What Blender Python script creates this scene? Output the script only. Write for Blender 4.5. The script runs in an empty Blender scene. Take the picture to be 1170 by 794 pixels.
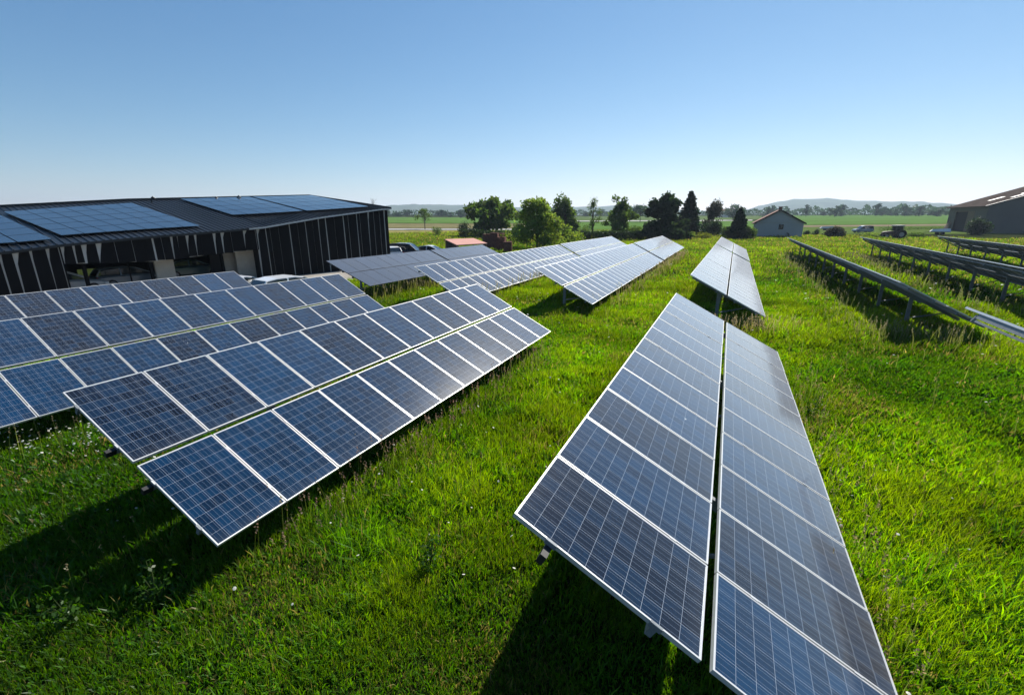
import bpy, bmesh, math, random
import numpy as np
from mathutils import Vector, Matrix

R = math.radians
rng = np.random.default_rng(11)
random.seed(5)
sc = bpy.context.scene
COL = sc.collection

# ------------------------------------------------------------------ camera
CAM_H, F, PITCH, YAW = 4.5, 509.24, R(16.125), R(25.264)
cam_d = bpy.data.cameras.new("camera")
cam = bpy.data.objects.new("camera", cam_d)
COL.objects.link(cam)
cam.location = (0, 0, CAM_H)
cam.rotation_euler = (math.pi / 2 - PITCH, 0, YAW)
cam_d.sensor_width = 36.0
cam_d.lens = F / 1170 * 36.0
cam_d.clip_start = 0.05
cam_d.clip_end = 20000
sc.camera = cam

# ------------------------------------------------------------------ light, sky, exposure
SUN = Vector((0.17, 1.15, 1.0)).normalized()
SUN_EL = math.asin(SUN.z)
SUN_AZ = math.atan2(SUN.x, SUN.y)          # clockwise from +Y
sd = bpy.data.lights.new("sun", "SUN")
sd.energy = 5.0
sd.angle = R(0.53)
sd.color = (1.0, 0.95, 0.86)
sun = bpy.data.objects.new("sun", sd)
COL.objects.link(sun)
sun.rotation_euler = SUN.to_track_quat('Z', 'Y').to_euler()
sun.location = (20, 60, 60)
world = bpy.data.worlds.new("World")
sc.world = world
world.use_nodes = True
nt = world.node_tree
nt.nodes.clear()
sky = nt.nodes.new("ShaderNodeTexSky")
sky.sky_type = 'NISHITA'
sky.sun_disc = False
sky.sun_elevation = SUN_EL
sky.sun_rotation = SUN_AZ
sky.altitude = 200
sky.air_density = 1.0
sky.dust_density = 0.05
sky.ozone_density = 4.0
bg = nt.nodes.new("ShaderNodeBackground")
bg.inputs[1].default_value = 0.064
wo = nt.nodes.new("ShaderNodeOutputWorld")
SKY_S = 0.064
sep = nt.nodes.new("ShaderNodeSeparateColor")
com = nt.nodes.new("ShaderNodeCombineColor")
nt.links.new(sky.outputs[0], sep.inputs[0])
WHITE = 9.3
for ch, (gain, gam) in enumerate(((1.20, 1.33), (0.96, 1.0), (0.93, 0.82))):
    n1 = nt.nodes.new("ShaderNodeMath"); n1.operation = 'DIVIDE'; n1.inputs[1].default_value = WHITE
    n2 = nt.nodes.new("ShaderNodeMath"); n2.operation = 'POWER'; n2.inputs[1].default_value = gam
    n3 = nt.nodes.new("ShaderNodeMath"); n3.operation = 'MULTIPLY'; n3.inputs[1].default_value = WHITE * gain
    nt.links.new(sep.outputs[ch], n1.inputs[0]); nt.links.new(n1.outputs[0], n2.inputs[0])
    nt.links.new(n2.outputs[0], n3.inputs[0]); nt.links.new(n3.outputs[0], com.inputs[ch])
nt.links.new(com.outputs[0], bg.inputs[0])
nt.links.new(bg.outputs[0], wo.inputs[0])
sc.view_settings.view_transform = 'Standard'
sc.view_settings.look = 'None'
sc.view_settings.exposure = 0.75
sc.view_settings.gamma = 1.0
sc.view_settings.use_curve_mapping = False
sc.render.engine = 'CYCLES'
cy = sc.cycles
cy.max_bounces = 7
cy.diffuse_bounces = 3
cy.glossy_bounces = 3
cy.transmission_bounces = 4
cy.transparent_max_bounces = 8
cy.volume_bounces = 0
cy.volume_max_steps = 64
cy.use_denoising = True
cy.denoising_input_passes = 'RGB_ALBEDO_NORMAL'
cy.denoising_prefilter = 'ACCURATE'
cy.sample_clamp_indirect = 8.0

# ------------------------------------------------------------------ pixel ray -> world point helpers
_cp, _sp, _cyw, _syw = math.cos(PITCH), math.sin(PITCH), math.cos(YAW), math.sin(YAW)
FWD = Vector((-_syw * _cp, _cyw * _cp, -_sp))
RGT = Vector((_cyw, _syw, 0))
UPV = RGT.cross(FWD)
FH = Vector((-_syw, _cyw, 0))               # forward on the ground

def ray(px, py):
    return RGT * ((px - 585) / F) - UPV * ((py - 397) / F) + FWD

def at(px, py, h=0.0):
    d = ray(px, py)
    t = (h - CAM_H) / d.z
    p = d * t
    return Vector((p.x, p.y, h))

def z_at(px, py, p):
    "height of the pixel ray over plan position p (same distance)"
    d = ray(px, py)
    return CAM_H + d.z * math.hypot(p[0], p[1]) / math.hypot(d.x, d.y)

def at_depth(px, dist):
    d = ray(px, 250)
    d = Vector((d.x, d.y, 0)).normalized()
    return d * dist

# ------------------------------------------------------------------ mesh helpers
def link(o, parent=None):
    COL.objects.link(o)
    if parent is not None:
        o.parent = parent
    return o

def obj(name, verts, faces, mats, parent=None, midx=None, smooth=False, uvs=None):
    me = bpy.data.meshes.new(name)
    me.from_pydata([tuple(v) for v in verts], [], faces)
    if not isinstance(mats, (list, tuple)):
        mats = [mats]
    for m in mats:
        me.materials.append(m)
    if midx is not None:
        me.polygons.foreach_set("material_index", midx)
    if smooth:
        me.polygons.foreach_set("use_smooth", [True] * len(me.polygons))
    me.update()
    return link(bpy.data.objects.new(name, me), parent)

class MB:
    "collects simple solids into one mesh"
    def __init__(s):
        s.v, s.f, s.m = [], [], []
    def add(s, vs, fs, m=0):
        n = len(s.v)
        s.v += [Vector(v) for v in vs]
        s.f += [[i + n for i in f] for f in fs]
        s.m += [m] * len(fs)
    def hexa(s, p, m=0):
        "8 points: bottom loop 0-3, top loop 4-7 (counter-clockwise from above)"
        s.add(p, [[3, 2, 1, 0], [4, 5, 6, 7], [0, 1, 5, 4], [1, 2, 6, 5], [2, 3, 7, 6], [3, 0, 4, 7]], m)
    def box(s, lo, hi, m=0, M=None):
        (x0, y0, z0), (x1, y1, z1) = lo, hi
        p = [Vector(q) for q in ((x0, y0, z0), (x1, y0, z0), (x1, y1, z0), (x0, y1, z0), (x0, y0, z1), (x1, y0, z1), (x1, y1, z1), (x0, y1, z1))]
        if M is not None:
            p = [M @ q for q in p]
        s.hexa(p, m)
    def bar(s, a, b, w, h, m=0, up=Vector((0, 0, 1))):
        a, b = Vector(a), Vector(b)
        d = (b - a).normalized()
        sx = d.cross(up)
        if sx.length < 1e-4:
            sx = Vector((1, 0, 0))
        sx.normalize()
        sy = sx.cross(d)
        q = []
        for e in (a, b):
            for i, j in ((-1, -1), (1, -1), (1, 1), (-1, 1)):
                q.append(e + sx * i * w / 2 + sy * j * h / 2)
        s.hexa(q, m)
    def tube(s, pts, radii, n=8, m=0, cap=True):
        rings = []
        base = len(s.v)
        pts = [Vector(p) for p in pts]
        for i, p in enumerate(pts):
            d = (pts[min(i + 1, len(pts) - 1)] - pts[max(i - 1, 0)]).normalized()
            a = d.orthogonal().normalized() if i == 0 else (rings[-1][1] - d * rings[-1][1].dot(d)).normalized()
            b = d.cross(a)
            rings.append((p, a))
            for k in range(n):
                t = 2 * math.pi * k / n
                s.v.append(p + (a * math.cos(t) + b * math.sin(t)) * radii[i])
        for i in range(len(pts) - 1):
            for k in range(n):
                k2 = (k + 1) % n
                s.f.append([base + i * n + k, base + i * n + k2, base + (i + 1) * n + k2, base + (i + 1) * n + k])
                s.m.append(m)
        if cap:
            s.f.append([base + k for k in reversed(range(n))]); s.m.append(m)
            e = base + (len(pts) - 1) * n
            s.f.append([e + k for k in range(n)]); s.m.append(m)
    def build(s, name, mats, parent=None, smooth=False):
        return obj(name, s.v, s.f, mats, parent, s.m, smooth)

def np_mesh(name, verts, faces_flat, loop_tot, mats, col=None, parent=None):
    "fast mesh from numpy: verts (n,3), flat vertex indices, loops per face, colour per vertex"
    me = bpy.data.meshes.new(name)
    nf = len(loop_tot)
    me.vertices.add(len(verts))
    me.vertices.foreach_set("co", np.ascontiguousarray(verts, dtype=np.float32).ravel())
    me.loops.add(len(faces_flat))
    me.loops.foreach_set("vertex_index", np.ascontiguousarray(faces_flat, dtype=np.int32))
    me.polygons.add(nf)
    st = np.concatenate([[0], np.cumsum(loop_tot)[:-1]]).astype(np.int32)
    me.polygons.foreach_set("loop_start", st)
    for m in (mats if isinstance(mats, (list, tuple)) else [mats]):
        me.materials.append(m)
    if col is not None:
        a = me.color_attributes.new("Col", 'FLOAT_COLOR', 'POINT')
        c4 = np.ones((len(verts), 4), np.float32)
        c4[:, :3] = col
        a.data.foreach_set("color", c4.ravel())
    me.update(calc_edges=True)
    return link(bpy.data.objects.new(name, me), parent)

def tag(o, label, cat, group=None):
    o["label"] = label
    o["category"] = cat
    if group:
        o["group"] = group
    return o

def kind(o, k):
    o["kind"] = k
    return o

def empty(name, loc, rz=0.0, label=None, cat=None, group=None):
    o = bpy.data.objects.new(name, None)
    o.empty_display_size = 0.3
    COL.objects.link(o)
    o.location = loc
    o.rotation_euler = (0, 0, rz)
    if label:
        tag(o, label, cat, group)
    return o

def copy_tree(o, parent=None):
    c = o.copy()
    COL.objects.link(c)
    c.parent = parent
    for ch in o.children:
        copy_tree(ch, c)
    return c

# ------------------------------------------------------------------ materials
def new_mat(name):
    m = bpy.data.materials.new(name)
    m.use_nodes = True
    t = m.node_tree
    for n in list(t.nodes):
        t.nodes.remove(n)
    out = t.nodes.new("ShaderNodeOutputMaterial")
    return m, t, out

def N(t, typ, **kw):
    n = t.nodes.new(typ)
    for k, v in kw.items():
        setattr(n, k, v)
    return n

def simple(name, col, rough=0.6, metal=0.0, spec=0.5, noise=0.0, scale=8.0, bump=0.0, coat=0.0, stretch=None):
    m, t, out = new_mat(name)
    p = N(t, "ShaderNodeBsdfPrincipled")
    p.inputs["Roughness"].default_value = rough
    p.inputs["Metallic"].default_value = metal
    p.inputs["Specular IOR Level"].default_value = spec if rough < 0.7 else (0.12 if rough < 0.9 else 0.0)
    p.inputs["Coat Weight"].default_value = coat
    p.inputs["Base Color"].default_value = (*col, 1)
    if noise or bump:
        tc = N(t, "ShaderNodeTexCoord")
        mp = N(t, "ShaderNodeMapping")
        if stretch:
            mp.inputs["Scale"].default_value = stretch
        nz = N(t, "ShaderNodeTexNoise")
        nz.inputs["Scale"].default_value = scale
        nz.inputs["Detail"].default_value = 6
        nz.inputs["Roughness"].default_value = 0.65
        t.links.new(tc.outputs["Object"], mp.inputs[0])
        t.links.new(mp.outputs[0], nz.inputs["Vector"])
        if noise:
            mr = N(t, "ShaderNodeMapRange")
            mr.inputs["From Min"].default_value = 0.3
            mr.inputs["From Max"].default_value = 0.7
            mr.inputs["To Min"].default_value = 1 - noise
            mr.inputs["To Max"].default_value = 1 + noise
            t.links.new(nz.outputs[0], mr.inputs[0])
            mx = N(t, "ShaderNodeMix", data_type='RGBA', blend_type='MULTIPLY')
            mx.inputs[0].default_value = 1
            mx.inputs[6].default_value = (*col, 1)
            t.links.new(mr.outputs[0], mx.inputs[7])
            t.links.new(mx.outputs[2], p.inputs["Base Color"])
        if bump:
            b = N(t, "ShaderNodeBump")
            b.inputs["Strength"].default_value = bump
            b.inputs["Distance"].default_value = 0.02
            t.links.new(nz.outputs[0], b.inputs["Height"])
            t.links.new(b.outputs[0], p.inputs["Normal"])
    t.links.new(p.outputs[0], out.inputs[0])
    return m

def leaf_mat(name, trans=0.5, gloss=0.06):
    "foliage: colour from the mesh's own per-leaf attribute, light passes through"
    m, t, out = new_mat(name)
    at_ = N(t, "ShaderNodeAttribute", attribute_name="Col")
    d = N(t, "ShaderNodeBsdfDiffuse")
    tr = N(t, "ShaderNodeBsdfTranslucent")
    g = N(t, "ShaderNodeBsdfGlossy")
    g.inputs["Roughness"].default_value = 0.45
    g.inputs["Color"].default_value = (0.8, 0.85, 0.8, 1)
    hs = N(t, "ShaderNodeHueSaturation")
    hs.inputs["Hue"].default_value = 0.49
    hs.inputs["Saturation"].default_value = 1.15
    hs.inputs["Value"].default_value = 1.5
    m1 = N(t, "ShaderNodeMixShader")
    m1.inputs[0].default_value = trans
    m2 = N(t, "ShaderNodeMixShader")
    m2.inputs[0].default_value = gloss
    L = t.links.new
    L(at_.outputs["Color"], d.inputs["Color"])
    L(at_.outputs["Color"], hs.inputs["Color"])
    L(hs.outputs[0], tr.inputs["Color"])
    L(d.outputs[0], m1.inputs[1]); L(tr.outputs[0], m1.inputs[2])
    L(m1.outputs[0], m2.inputs[1]); L(g.outputs[0], m2.inputs[2])
    L(m2.outputs[0], out.inputs[0])
    return m

def cell_mat(name, lines=1.0, blue=(0.001, 0.030, 0.084), dark=(0.002, 0.005, 0.014), tint=1.0, dustv=0.010):
    """crystalline solar cells under glass: 10 x 6 cells, three silver busbars per cell along the module, white backsheet in the gaps"""
    m, t, out = new_mat(name)
    L = t.links.new
    uv = N(t, "ShaderNodeUVMap")
    sx = N(t, "ShaderNodeSeparateXYZ")
    L(uv.outputs[0], sx.inputs[0])
    oi = N(t, "ShaderNodeObjectInfo")
    def math_(op, a, b=None, c=None):
        n = N(t, "ShaderNodeMath", operation=op)
        for i, q in enumerate((a, b, c)):
            if q is None:
                continue
            if isinstance(q, (int, float)):
                n.inputs[i].default_value = q
            else:
                L(q, n.inputs[i])
        return n.outputs[0]
    # margins of white backsheet, then cells
    MX, MY = 0.018 / 1.65, 0.018 / 0.992
    cu = math_('MULTIPLY', math_('DIVIDE', math_('SUBTRACT', sx.outputs[0], MX), 1 - 2 * MX), 10)
    cv = math_('MULTIPLY', math_('DIVIDE', math_('SUBTRACT', sx.outputs[1], MY), 1 - 2 * MY), 6)
    fu, fv = math_('FRACT', cu), math_('FRACT', cv)
    iu, iv = math_('FLOOR', cu), math_('FLOOR', cv)
    def edge(fr, w):
        # 1 near 0 or 1
        d = math_('ABSOLUTE', math_('SUBTRACT', fr, 0.5))
        return math_('GREATER_THAN', d, 0.5 - w)
    gap = math_('MAXIMUM', edge(fu, 0.0075), edge(fv, 0.0075))
    def outside(c, n):
        return math_('MAXIMUM', math_('LESS_THAN', c, 0.0), math_('GREATER_THAN', c, float(n)))
    gap = math_('MAXIMUM', gap, math_('MAXIMUM', outside(cu, 10), outside(cv, 6)))
    bb = None
    for p in (1 / 6, 0.5, 5 / 6):
        q = math_('LESS_THAN', math_('ABSOLUTE', math_('SUBTRACT', fv, p)), 0.0052)
        bb = q if bb is None else math_('MAXIMUM', bb, q)
    # per cell / per module shade
    cmb = N(t, "ShaderNodeCombineXYZ")
    L(iu, cmb.inputs[0]); L(iv, cmb.inputs[1]); L(math_('MULTIPLY', oi.outputs["Random"], 97.0), cmb.inputs[2])
    wn = N(t, "ShaderNodeTexWhiteNoise", noise_dimensions='3D')
    L(cmb.outputs[0], wn.inputs[0])
    tc = N(t, "ShaderNodeTexCoord")
    shift = N(t, "ShaderNodeVectorMath", operation='ADD')
    rv = N(t, "ShaderNodeCombineXYZ")
    L(math_('MULTIPLY', oi.outputs["Random"], 61.0), rv.inputs[0]); L(math_('MULTIPLY', oi.outputs["Random"], 43.0), rv.inputs[1])
    L(tc.outputs["Object"], shift.inputs[0]); L(rv.outputs[0], shift.inputs[1])
    vo = N(t, "ShaderNodeTexVoronoi")
    vo.inputs["Scale"].default_value = 55
    L(shift.outputs[0], vo.inputs["Vector"])
    sv = N(t, "ShaderNodeSeparateColor")
    L(vo.outputs["Color"], sv.inputs[0])
    f0 = math_('MULTIPLY_ADD', oi.outputs["Random"], 0.70, math_('MULTIPLY', wn.outputs[0], 0.50))
    f0 = math_('MULTIPLY_ADD', sv.outputs[0], 0.22, math_('SUBTRACT', f0, 0.16))
    mc = N(t, "ShaderNodeMix", data_type='RGBA')
    mc.clamp_factor = True
    L(f0, mc.inputs[0])
    mc.inputs[6].default_value = (*blue, 1)
    mc.inputs[7].default_value = (*dark, 1)
    m2 = N(t, "ShaderNodeMix", data_type='RGBA')
    L(math_('MULTIPLY', bb, lines), m2.inputs[0])
    L(mc.outputs[2], m2.inputs[6])
    m2.inputs[7].default_value = (0.19, 0.23, 0.29, 1)
    m3 = N(t, "ShaderNodeMix", data_type='RGBA')
    L(math_('MULTIPLY', gap, lines), m3.inputs[0])
    L(m2.outputs[2], m3.inputs[6])
    m3.inputs[7].default_value = (0.33, 0.37, 0.43, 1)
    # thin uneven dust, thicker along the lower edge
    dn = N(t, "ShaderNodeTexNoise")
    dn.inputs["Scale"].default_value = 2.3
    dn.inputs["Detail"].default_value = 7
    dn.inputs["Roughness"].default_value = 0.7
    L(shift.outputs[0], dn.inputs["Vector"])
    low = math_('MULTIPLY', math_('POWER', sx.outputs[0], 14.0), 0.05)
    dust = math_('ADD', math_('MULTIPLY', dn.outputs[0], dustv), low)
    m4 = N(t, "ShaderNodeMix", data_type='RGBA')
    L(dust, m4.inputs[0])
    L(m3.outputs[2], m4.inputs[6])
    m4.inputs[7].default_value = (0.36, 0.34, 0.30, 1)
    # a few bird droppings
    dv = N(t, "ShaderNodeTexVoronoi")
    dv.inputs["Scale"].default_value = 1.15
    dw = N(t, "ShaderNodeTexNoise")
    dw.inputs["Scale"].default_value = 18
    L(shift.outputs[0], dw.inputs["Vector"])
    L(shift.outputs[0], dv.inputs["Vector"])
    dsep = N(t, "ShaderNodeSeparateColor")
    L(dv.outputs["Color"], dsep.inputs[0])
    spot = math_('MULTIPLY', math_('LESS_THAN', math_('MULTIPLY_ADD', dw.outputs[0], 0.03, dv.outputs["Distance"]), 0.034), math_('GREATER_THAN', dsep.outputs[0], 0.72))
    m5 = N(t, "ShaderNodeMix", data_type='RGBA')
    L(spot, m5.inputs[0])
    L(m4.outputs[2], m5.inputs[6])
    m5.inputs[7].default_value = (0.6, 0.6, 0.57, 1)
    p = N(t, "ShaderNodeBsdfPrincipled")
    L(m5.outputs[2], p.inputs["Base Color"])
    p.inputs["Specular IOR Level"].default_value = 0.03
    p.inputs["Coat Weight"].default_value = 1.0
    p.inputs["Coat IOR"].default_value = 1.46
    p.inputs["Sheen Weight"].default_value = 0.0
    p.inputs["Sheen Roughness"].default_value = 0.30
    p.inputs["Sheen Tint"].default_value = (0.85, 0.9, 1.0, 1)
    p.inputs["Coat Roughness"].default_value = 0.08
    rr = math_('MULTIPLY_ADD', dn.outputs[0], 0.12, 0.18)
    L(rr, p.inputs["Roughness"])
    # film on the glass: silvery glare painted in, stronger towards grazing angles
    ge = N(t, "ShaderNodeNewGeometry")
    dt = N(t, "ShaderNodeVectorMath", operation='DOT_PRODUCT')
    L(ge.outputs["Incoming"], dt.inputs[0]); L(ge.outputs["Normal"], dt.inputs[1])
    cosv = math_('ABSOLUTE', dt.outputs["Value"])
    dust_sheen = math_('MULTIPLY', math_('POWER', math_('SUBTRACT', 1.0, cosv), 4.0), 0.62)
    df = N(t, "ShaderNodeBsdfDiffuse")
    df.inputs["Color"].default_value = (0.58, 0.60, 0.63, 1)
    ms = N(t, "ShaderNodeMixShader")
    L(dust_sheen, ms.inputs[0]); L(p.outputs[0], ms.inputs[1]); L(df.outputs[0], ms.inputs[2])
    L(ms.outputs[0], out.inputs[0])
    return m

M = {}
M['cells'] = cell_mat("solar_cells")
M['cells_dark'] = cell_mat("solar_cells_dark", lines=0.06, blue=(0.016, 0.028, 0.055), dark=(0.012, 0.018, 0.032), dustv=0.06)
M['alu'] = simple("aluminium_frame", (0.64, 0.64, 0.63), 0.40, 0.35, noise=0.06, scale=5)
M['alu_black'] = simple("black_frame", (0.02, 0.022, 0.028), 0.4)
M['back'] = simple("shade_toned_backsheet", (0.16, 0.17, 0.18), 0.6)  # white backsheet, with the shade of the underside put into its colour
M['galv'] = simple("galvanised_steel", (0.20, 0.22, 0.235), 0.6, 0.25, noise=0.2, scale=14)
M['rubber'] = simple("black_plastic", (0.015, 0.015, 0.015), 0.6)

# ------------------------------------------------------------------ numpy value noise
_g = rng.random((512, 512)).astype(np.float32)
def vnoise(x, y, s):
    x, y = np.asarray(x) / s, np.asarray(y) / s
    xi, yi = np.floor(x).astype(int), np.floor(y).astype(int)
    fx, fy = x - xi, y - yi
    fx, fy = fx * fx * (3 - 2 * fx), fy * fy * (3 - 2 * fy)
    a = _g[xi % 512, yi % 512]; b = _g[(xi + 1) % 512, yi % 512]
    c = _g[xi % 512, (yi + 1) % 512]; d = _g[(xi + 1) % 512, (yi + 1) % 512]
    return (a * (1 - fx) + b * fx) * (1 - fy) + (c * (1 - fx) + d * fx) * fy

def terrain(x, y):
    "flat near, rising gently with the distance straight ahead of the fields"
    d = np.hypot(x, y)
    z = np.where(d > 200, (d - 200) * 0.0154, 0.0)
    z = np.where(d > 900, 700 * 0.0154 + (d - 900) * 0.004, z)
    bumps = (vnoise(x, y, 3.1) - 0.5) * 0.10 + (vnoise(x + 70, y, 11.0) - 0.5) * 0.12
    return z + bumps * np.clip(1.5 - d / 120, 0, 1) * np.clip((d) / 4, 0, 1)

def tz(x, y):
    return float(terrain(np.array([float(x)]), np.array([float(y)]))[0])

# ------------------------------------------------------------------ ground, fields, roads, hills
def ground_mat():
    m, t, out = new_mat("meadow_soil")
    L = t.links.new
    tc = N(t, "ShaderNodeTexCoord")
    cols = []
    for sc_, det in ((0.05, 4), (0.9, 6), (9.0, 5)):
        n = N(t, "ShaderNodeTexNoise")
        n.inputs["Scale"].default_value = sc_
        n.inputs["Detail"].default_value = det
        n.inputs["Roughness"].default_value = 0.7
        L(tc.outputs["Object"], n.inputs["Vector"])
        cols.append(n)
    a = N(t, "ShaderNodeMix", data_type='RGBA')
    L(cols[0].outputs[0], a.inputs[0])
    a.inputs[6].default_value = (0.022, 0.038, 0.009, 1)
    a.inputs[7].default_value = (0.040, 0.044, 0.014, 1)
    b = N(t, "ShaderNodeMix", data_type='RGBA', blend_type='MULTIPLY')
    b.inputs[0].default_value = 1
    L(a.outputs[2], b.inputs[6])
    r = N(t, "ShaderNodeMapRange")
    r.inputs["From Min"].default_value = 0.3; r.inputs["From Max"].default_value = 0.7
    r.inputs["To Min"].default_value = 0.45; r.inputs["To Max"].default_value = 1.35
    ad = N(t, "ShaderNodeMath", operation='ADD')
    L(cols[1].outputs[0], ad.inputs[0]); L(cols[2].outputs[0], ad.inputs[1])
    hf = N(t, "ShaderNodeMath", operation='MULTIPLY'); hf.inputs[1].default_value = 0.5
    L(ad.outputs[0], hf.inputs[0]); L(hf.outputs[0], r.inputs[0])
    L(r.outputs[0], b.inputs[7])
    p = N(t, "ShaderNodeBsdfPrincipled")
    p.inputs["Roughness"].default_value = 0.9
    p.inputs["Specular IOR Level"].default_value = 0.0
    L(b.outputs[2], p.inputs["Base Color"])
    bp = N(t, "ShaderNodeBump"); bp.inputs["Strength"].default_value = 0.8; bp.inputs["Distance"].default_value = 0.08
    L(cols[2].outputs[0], bp.inputs["Height"]); L(bp.outputs[0], p.inputs["Normal"])
    L(p.outputs[0], out.inputs[0])
    return m

# polar sheet around the viewpoint, fine near, coarse far, reaching beyond the hills
rad = np.concatenate([np.linspace(0.5, 40, 60), np.geomspace(41.5, 200, 45), np.geomspace(206, 6500, 50)])
na = 220
ang = np.linspace(0, 2 * np.pi, na, endpoint=False)
gx, gy = np.outer(rad, np.sin(ang)), np.outer(rad, np.cos(ang))
gz = terrain(gx, gy)
gv = np.concatenate([[[0, 0, 0]], np.stack([gx, gy, gz], -1).reshape(-1, 3)])
ff, lt = [], []
for j in range(na):
    ff += [0, 1 + (j + 1) % na, 1 + j]; lt.append(3)
for i in range(len(rad) - 1):
    b0, b1 = 1 + i * na, 1 + (i + 1) * na
    for j in range(na):
        j2 = (j + 1) % na
        ff += [b0 + j, b0 + j2, b1 + j2, b1 + j]; lt.append(4)
kind(np_mesh("ground", gv, ff, lt, ground_mat()), "structure")

def sheet(name, d0, d1, a0, a1, mat, lift=0.03, n=60, skew=0.0):
    "field strip between two forward distances and two picture-column bearings, laid on the terrain"
    v, f = [], []
    for i in range(n + 1):
        px = a0 + (a1 - a0) * i / n
        d = ray(px, 250); d = Vector((d.x, d.y, 0)); d /= d.dot(FH)
        for k in range(5):
            q = d * (d0 + (d1 - d0) * k / 4 + skew * (px - a0))
            v.append((q.x, q.y, tz(q.x, q.y) + lift))
    for i in range(n):
        for k in range(4):
            a = i * 5 + k
            f.append([a, a + 5, a + 6, a + 1])
    return kind(obj(name, v, f, mat), "structure")

M['road'] = simple("pale_road", (0.36, 0.35, 0.33), 0.8, noise=0.15, scale=0.3)
M['plough'] = simple("ploughed_soil", (0.16, 0.145, 0.07), 0.9, noise=0.3, scale=0.2)
M['crop'] = simple("young_crop", (0.085, 0.16, 0.035), 0.9, noise=0.25, scale=0.06)
M['crop2'] = simple("mid_crop", (0.085, 0.125, 0.04), 0.9, noise=0.35, scale=0.12)
M['dry'] = simple("dry_grass", (0.22, 0.20, 0.075), 0.9, noise=0.35, scale=0.25)
M['lane'] = simple("dirt_lane", (0.22, 0.17, 0.12), 0.9, noise=0.2, scale=0.3)
M['gravel'] = simple("pale_gravel", (0.30, 0.28, 0.25), 0.9, noise=0.3, scale=6, bump=0.4)
sheet("field_dry_grass", 125, 178, 380, 570, M['dry'], 0.06)
sheet("road", 186, 203, 330, 640, M['road'], 0.10)
sheet("field_ploughed", 209, 285, 300, 600, M['plough'], 0.10)
sheet("field_crop_left", 296, 560, 300, 620, M['crop'], 0.12)
sheet("field_crop_middle", 196, 330, 622, 870, M['crop'], 0.12)
sheet("road_far", 345, 372, 600, 860, M['road'], 0.12)
sheet("field_crop_far", 380, 640, 622, 870, M['crop2'], 0.12)
M['rough'] = simple("rough_grass", (0.085, 0.125, 0.03), 0.9, noise=0.35, scale=0.3)
sheet("field_rough", 138, 186, 560, 1230, M['rough'], 0.05)
sheet("field_rough_far", 186.2, 240, 640, 1230, M['rough'], 0.05)
sheet("lane_dirt", 208, 226, 880, 1210, M['lane'], 0.12)
sheet("field_crop_right", 240, 640, 872, 1210, M['crop'], 0.14)

# gravel yard by the dark building
kind(obj("yard_gravel", [(-43, -12, 0.075), (-25.2, -12, 0.075), (-24.6, 44, 0.075), (-43, 44, 0.075)], [[0, 1, 2, 3]], M['gravel']), "structure")

# hills: a real ridge 3 to 5 km away
HP = [(-200, 232), (0, 235), (200, 236), (440, 236.5), (480, 234.5), (540, 235.5), (600, 238), (680, 237.5), (700, 235.8), (740, 237.5), (800, 242), (850, 241), (868, 236), (885, 231.5),
      (905, 228.8), (930, 228.5), (950, 228.3), (980, 230.6), (1010, 231), (1040, 231.5), (1075, 234), (1100, 236), (1200, 240), (1400, 244)]
def hill_y(px):
    return np.interp(px, [p[0] for p in HP], [p[1] for p in HP])
hv, hf, hl = [], [], []
cols_ = list(range(-200, 1400, 4))
depths = [2900, 3200, 3500, 3800, 4100, 4500, 5000]
hts = [0.0, 0.25, 0.52, 0.78, 0.93, 1.0, 0.8]
for i, px in enumerate(cols_):
    d = ray(px, 250); d = Vector((d.x, d.y, 0)).normalized()
    top = (250 - hill_y(px)) / F * 0.925 * 4500 * (FH.dot(d) * 1.0) + CAM_H
    for k, (dp, h) in enumerate(zip(depths, hts)):
        q = d * dp
        nz_ = (vnoise(np.array([q.x]), np.array([q.y]), 160)[0] - 0.5) * 14 + (vnoise(np.array([q.x]), np.array([q.y]), 45)[0] - 0.5) * 9
        hv.append((q.x, q.y, max(2, 14 + (top - 14) * h + (nz_ if 0 < k else -10))))
nk = len(depths)
for i in range(len(cols_) - 1):
    for k in range(nk - 1):
        a = i * nk + k
        hf += [a, a + nk, a + nk + 1, a + 1]; hl.append(4)
M['hill'] = simple("wooded_hill", (0.045, 0.07, 0.03), 0.95, noise=0.5, scale=0.012)
kind(np_mesh("hills", np.array(hv), hf, hl, M['hill']), "structure")

# ------------------------------------------------------------------ haze: one box of thin air
def haze():
    m, t, out = new_mat("thin_haze")
    v = N(t, "ShaderNodeVolumePrincipled")
    v.inputs["Color"].default_value = (0.68, 0.82, 1.0, 1)
    v.inputs["Density"].default_value = 0.00015
    v.inputs["Anisotropy"].default_value = 0.3
    t.links.new(v.outputs[0], out.inputs["Volume"])
    b = MB()
    b.box((-7000, -7000, -1.2), (7000, 7000, 240))
    kind(b.build("haze", m), "stuff")
haze()

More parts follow.
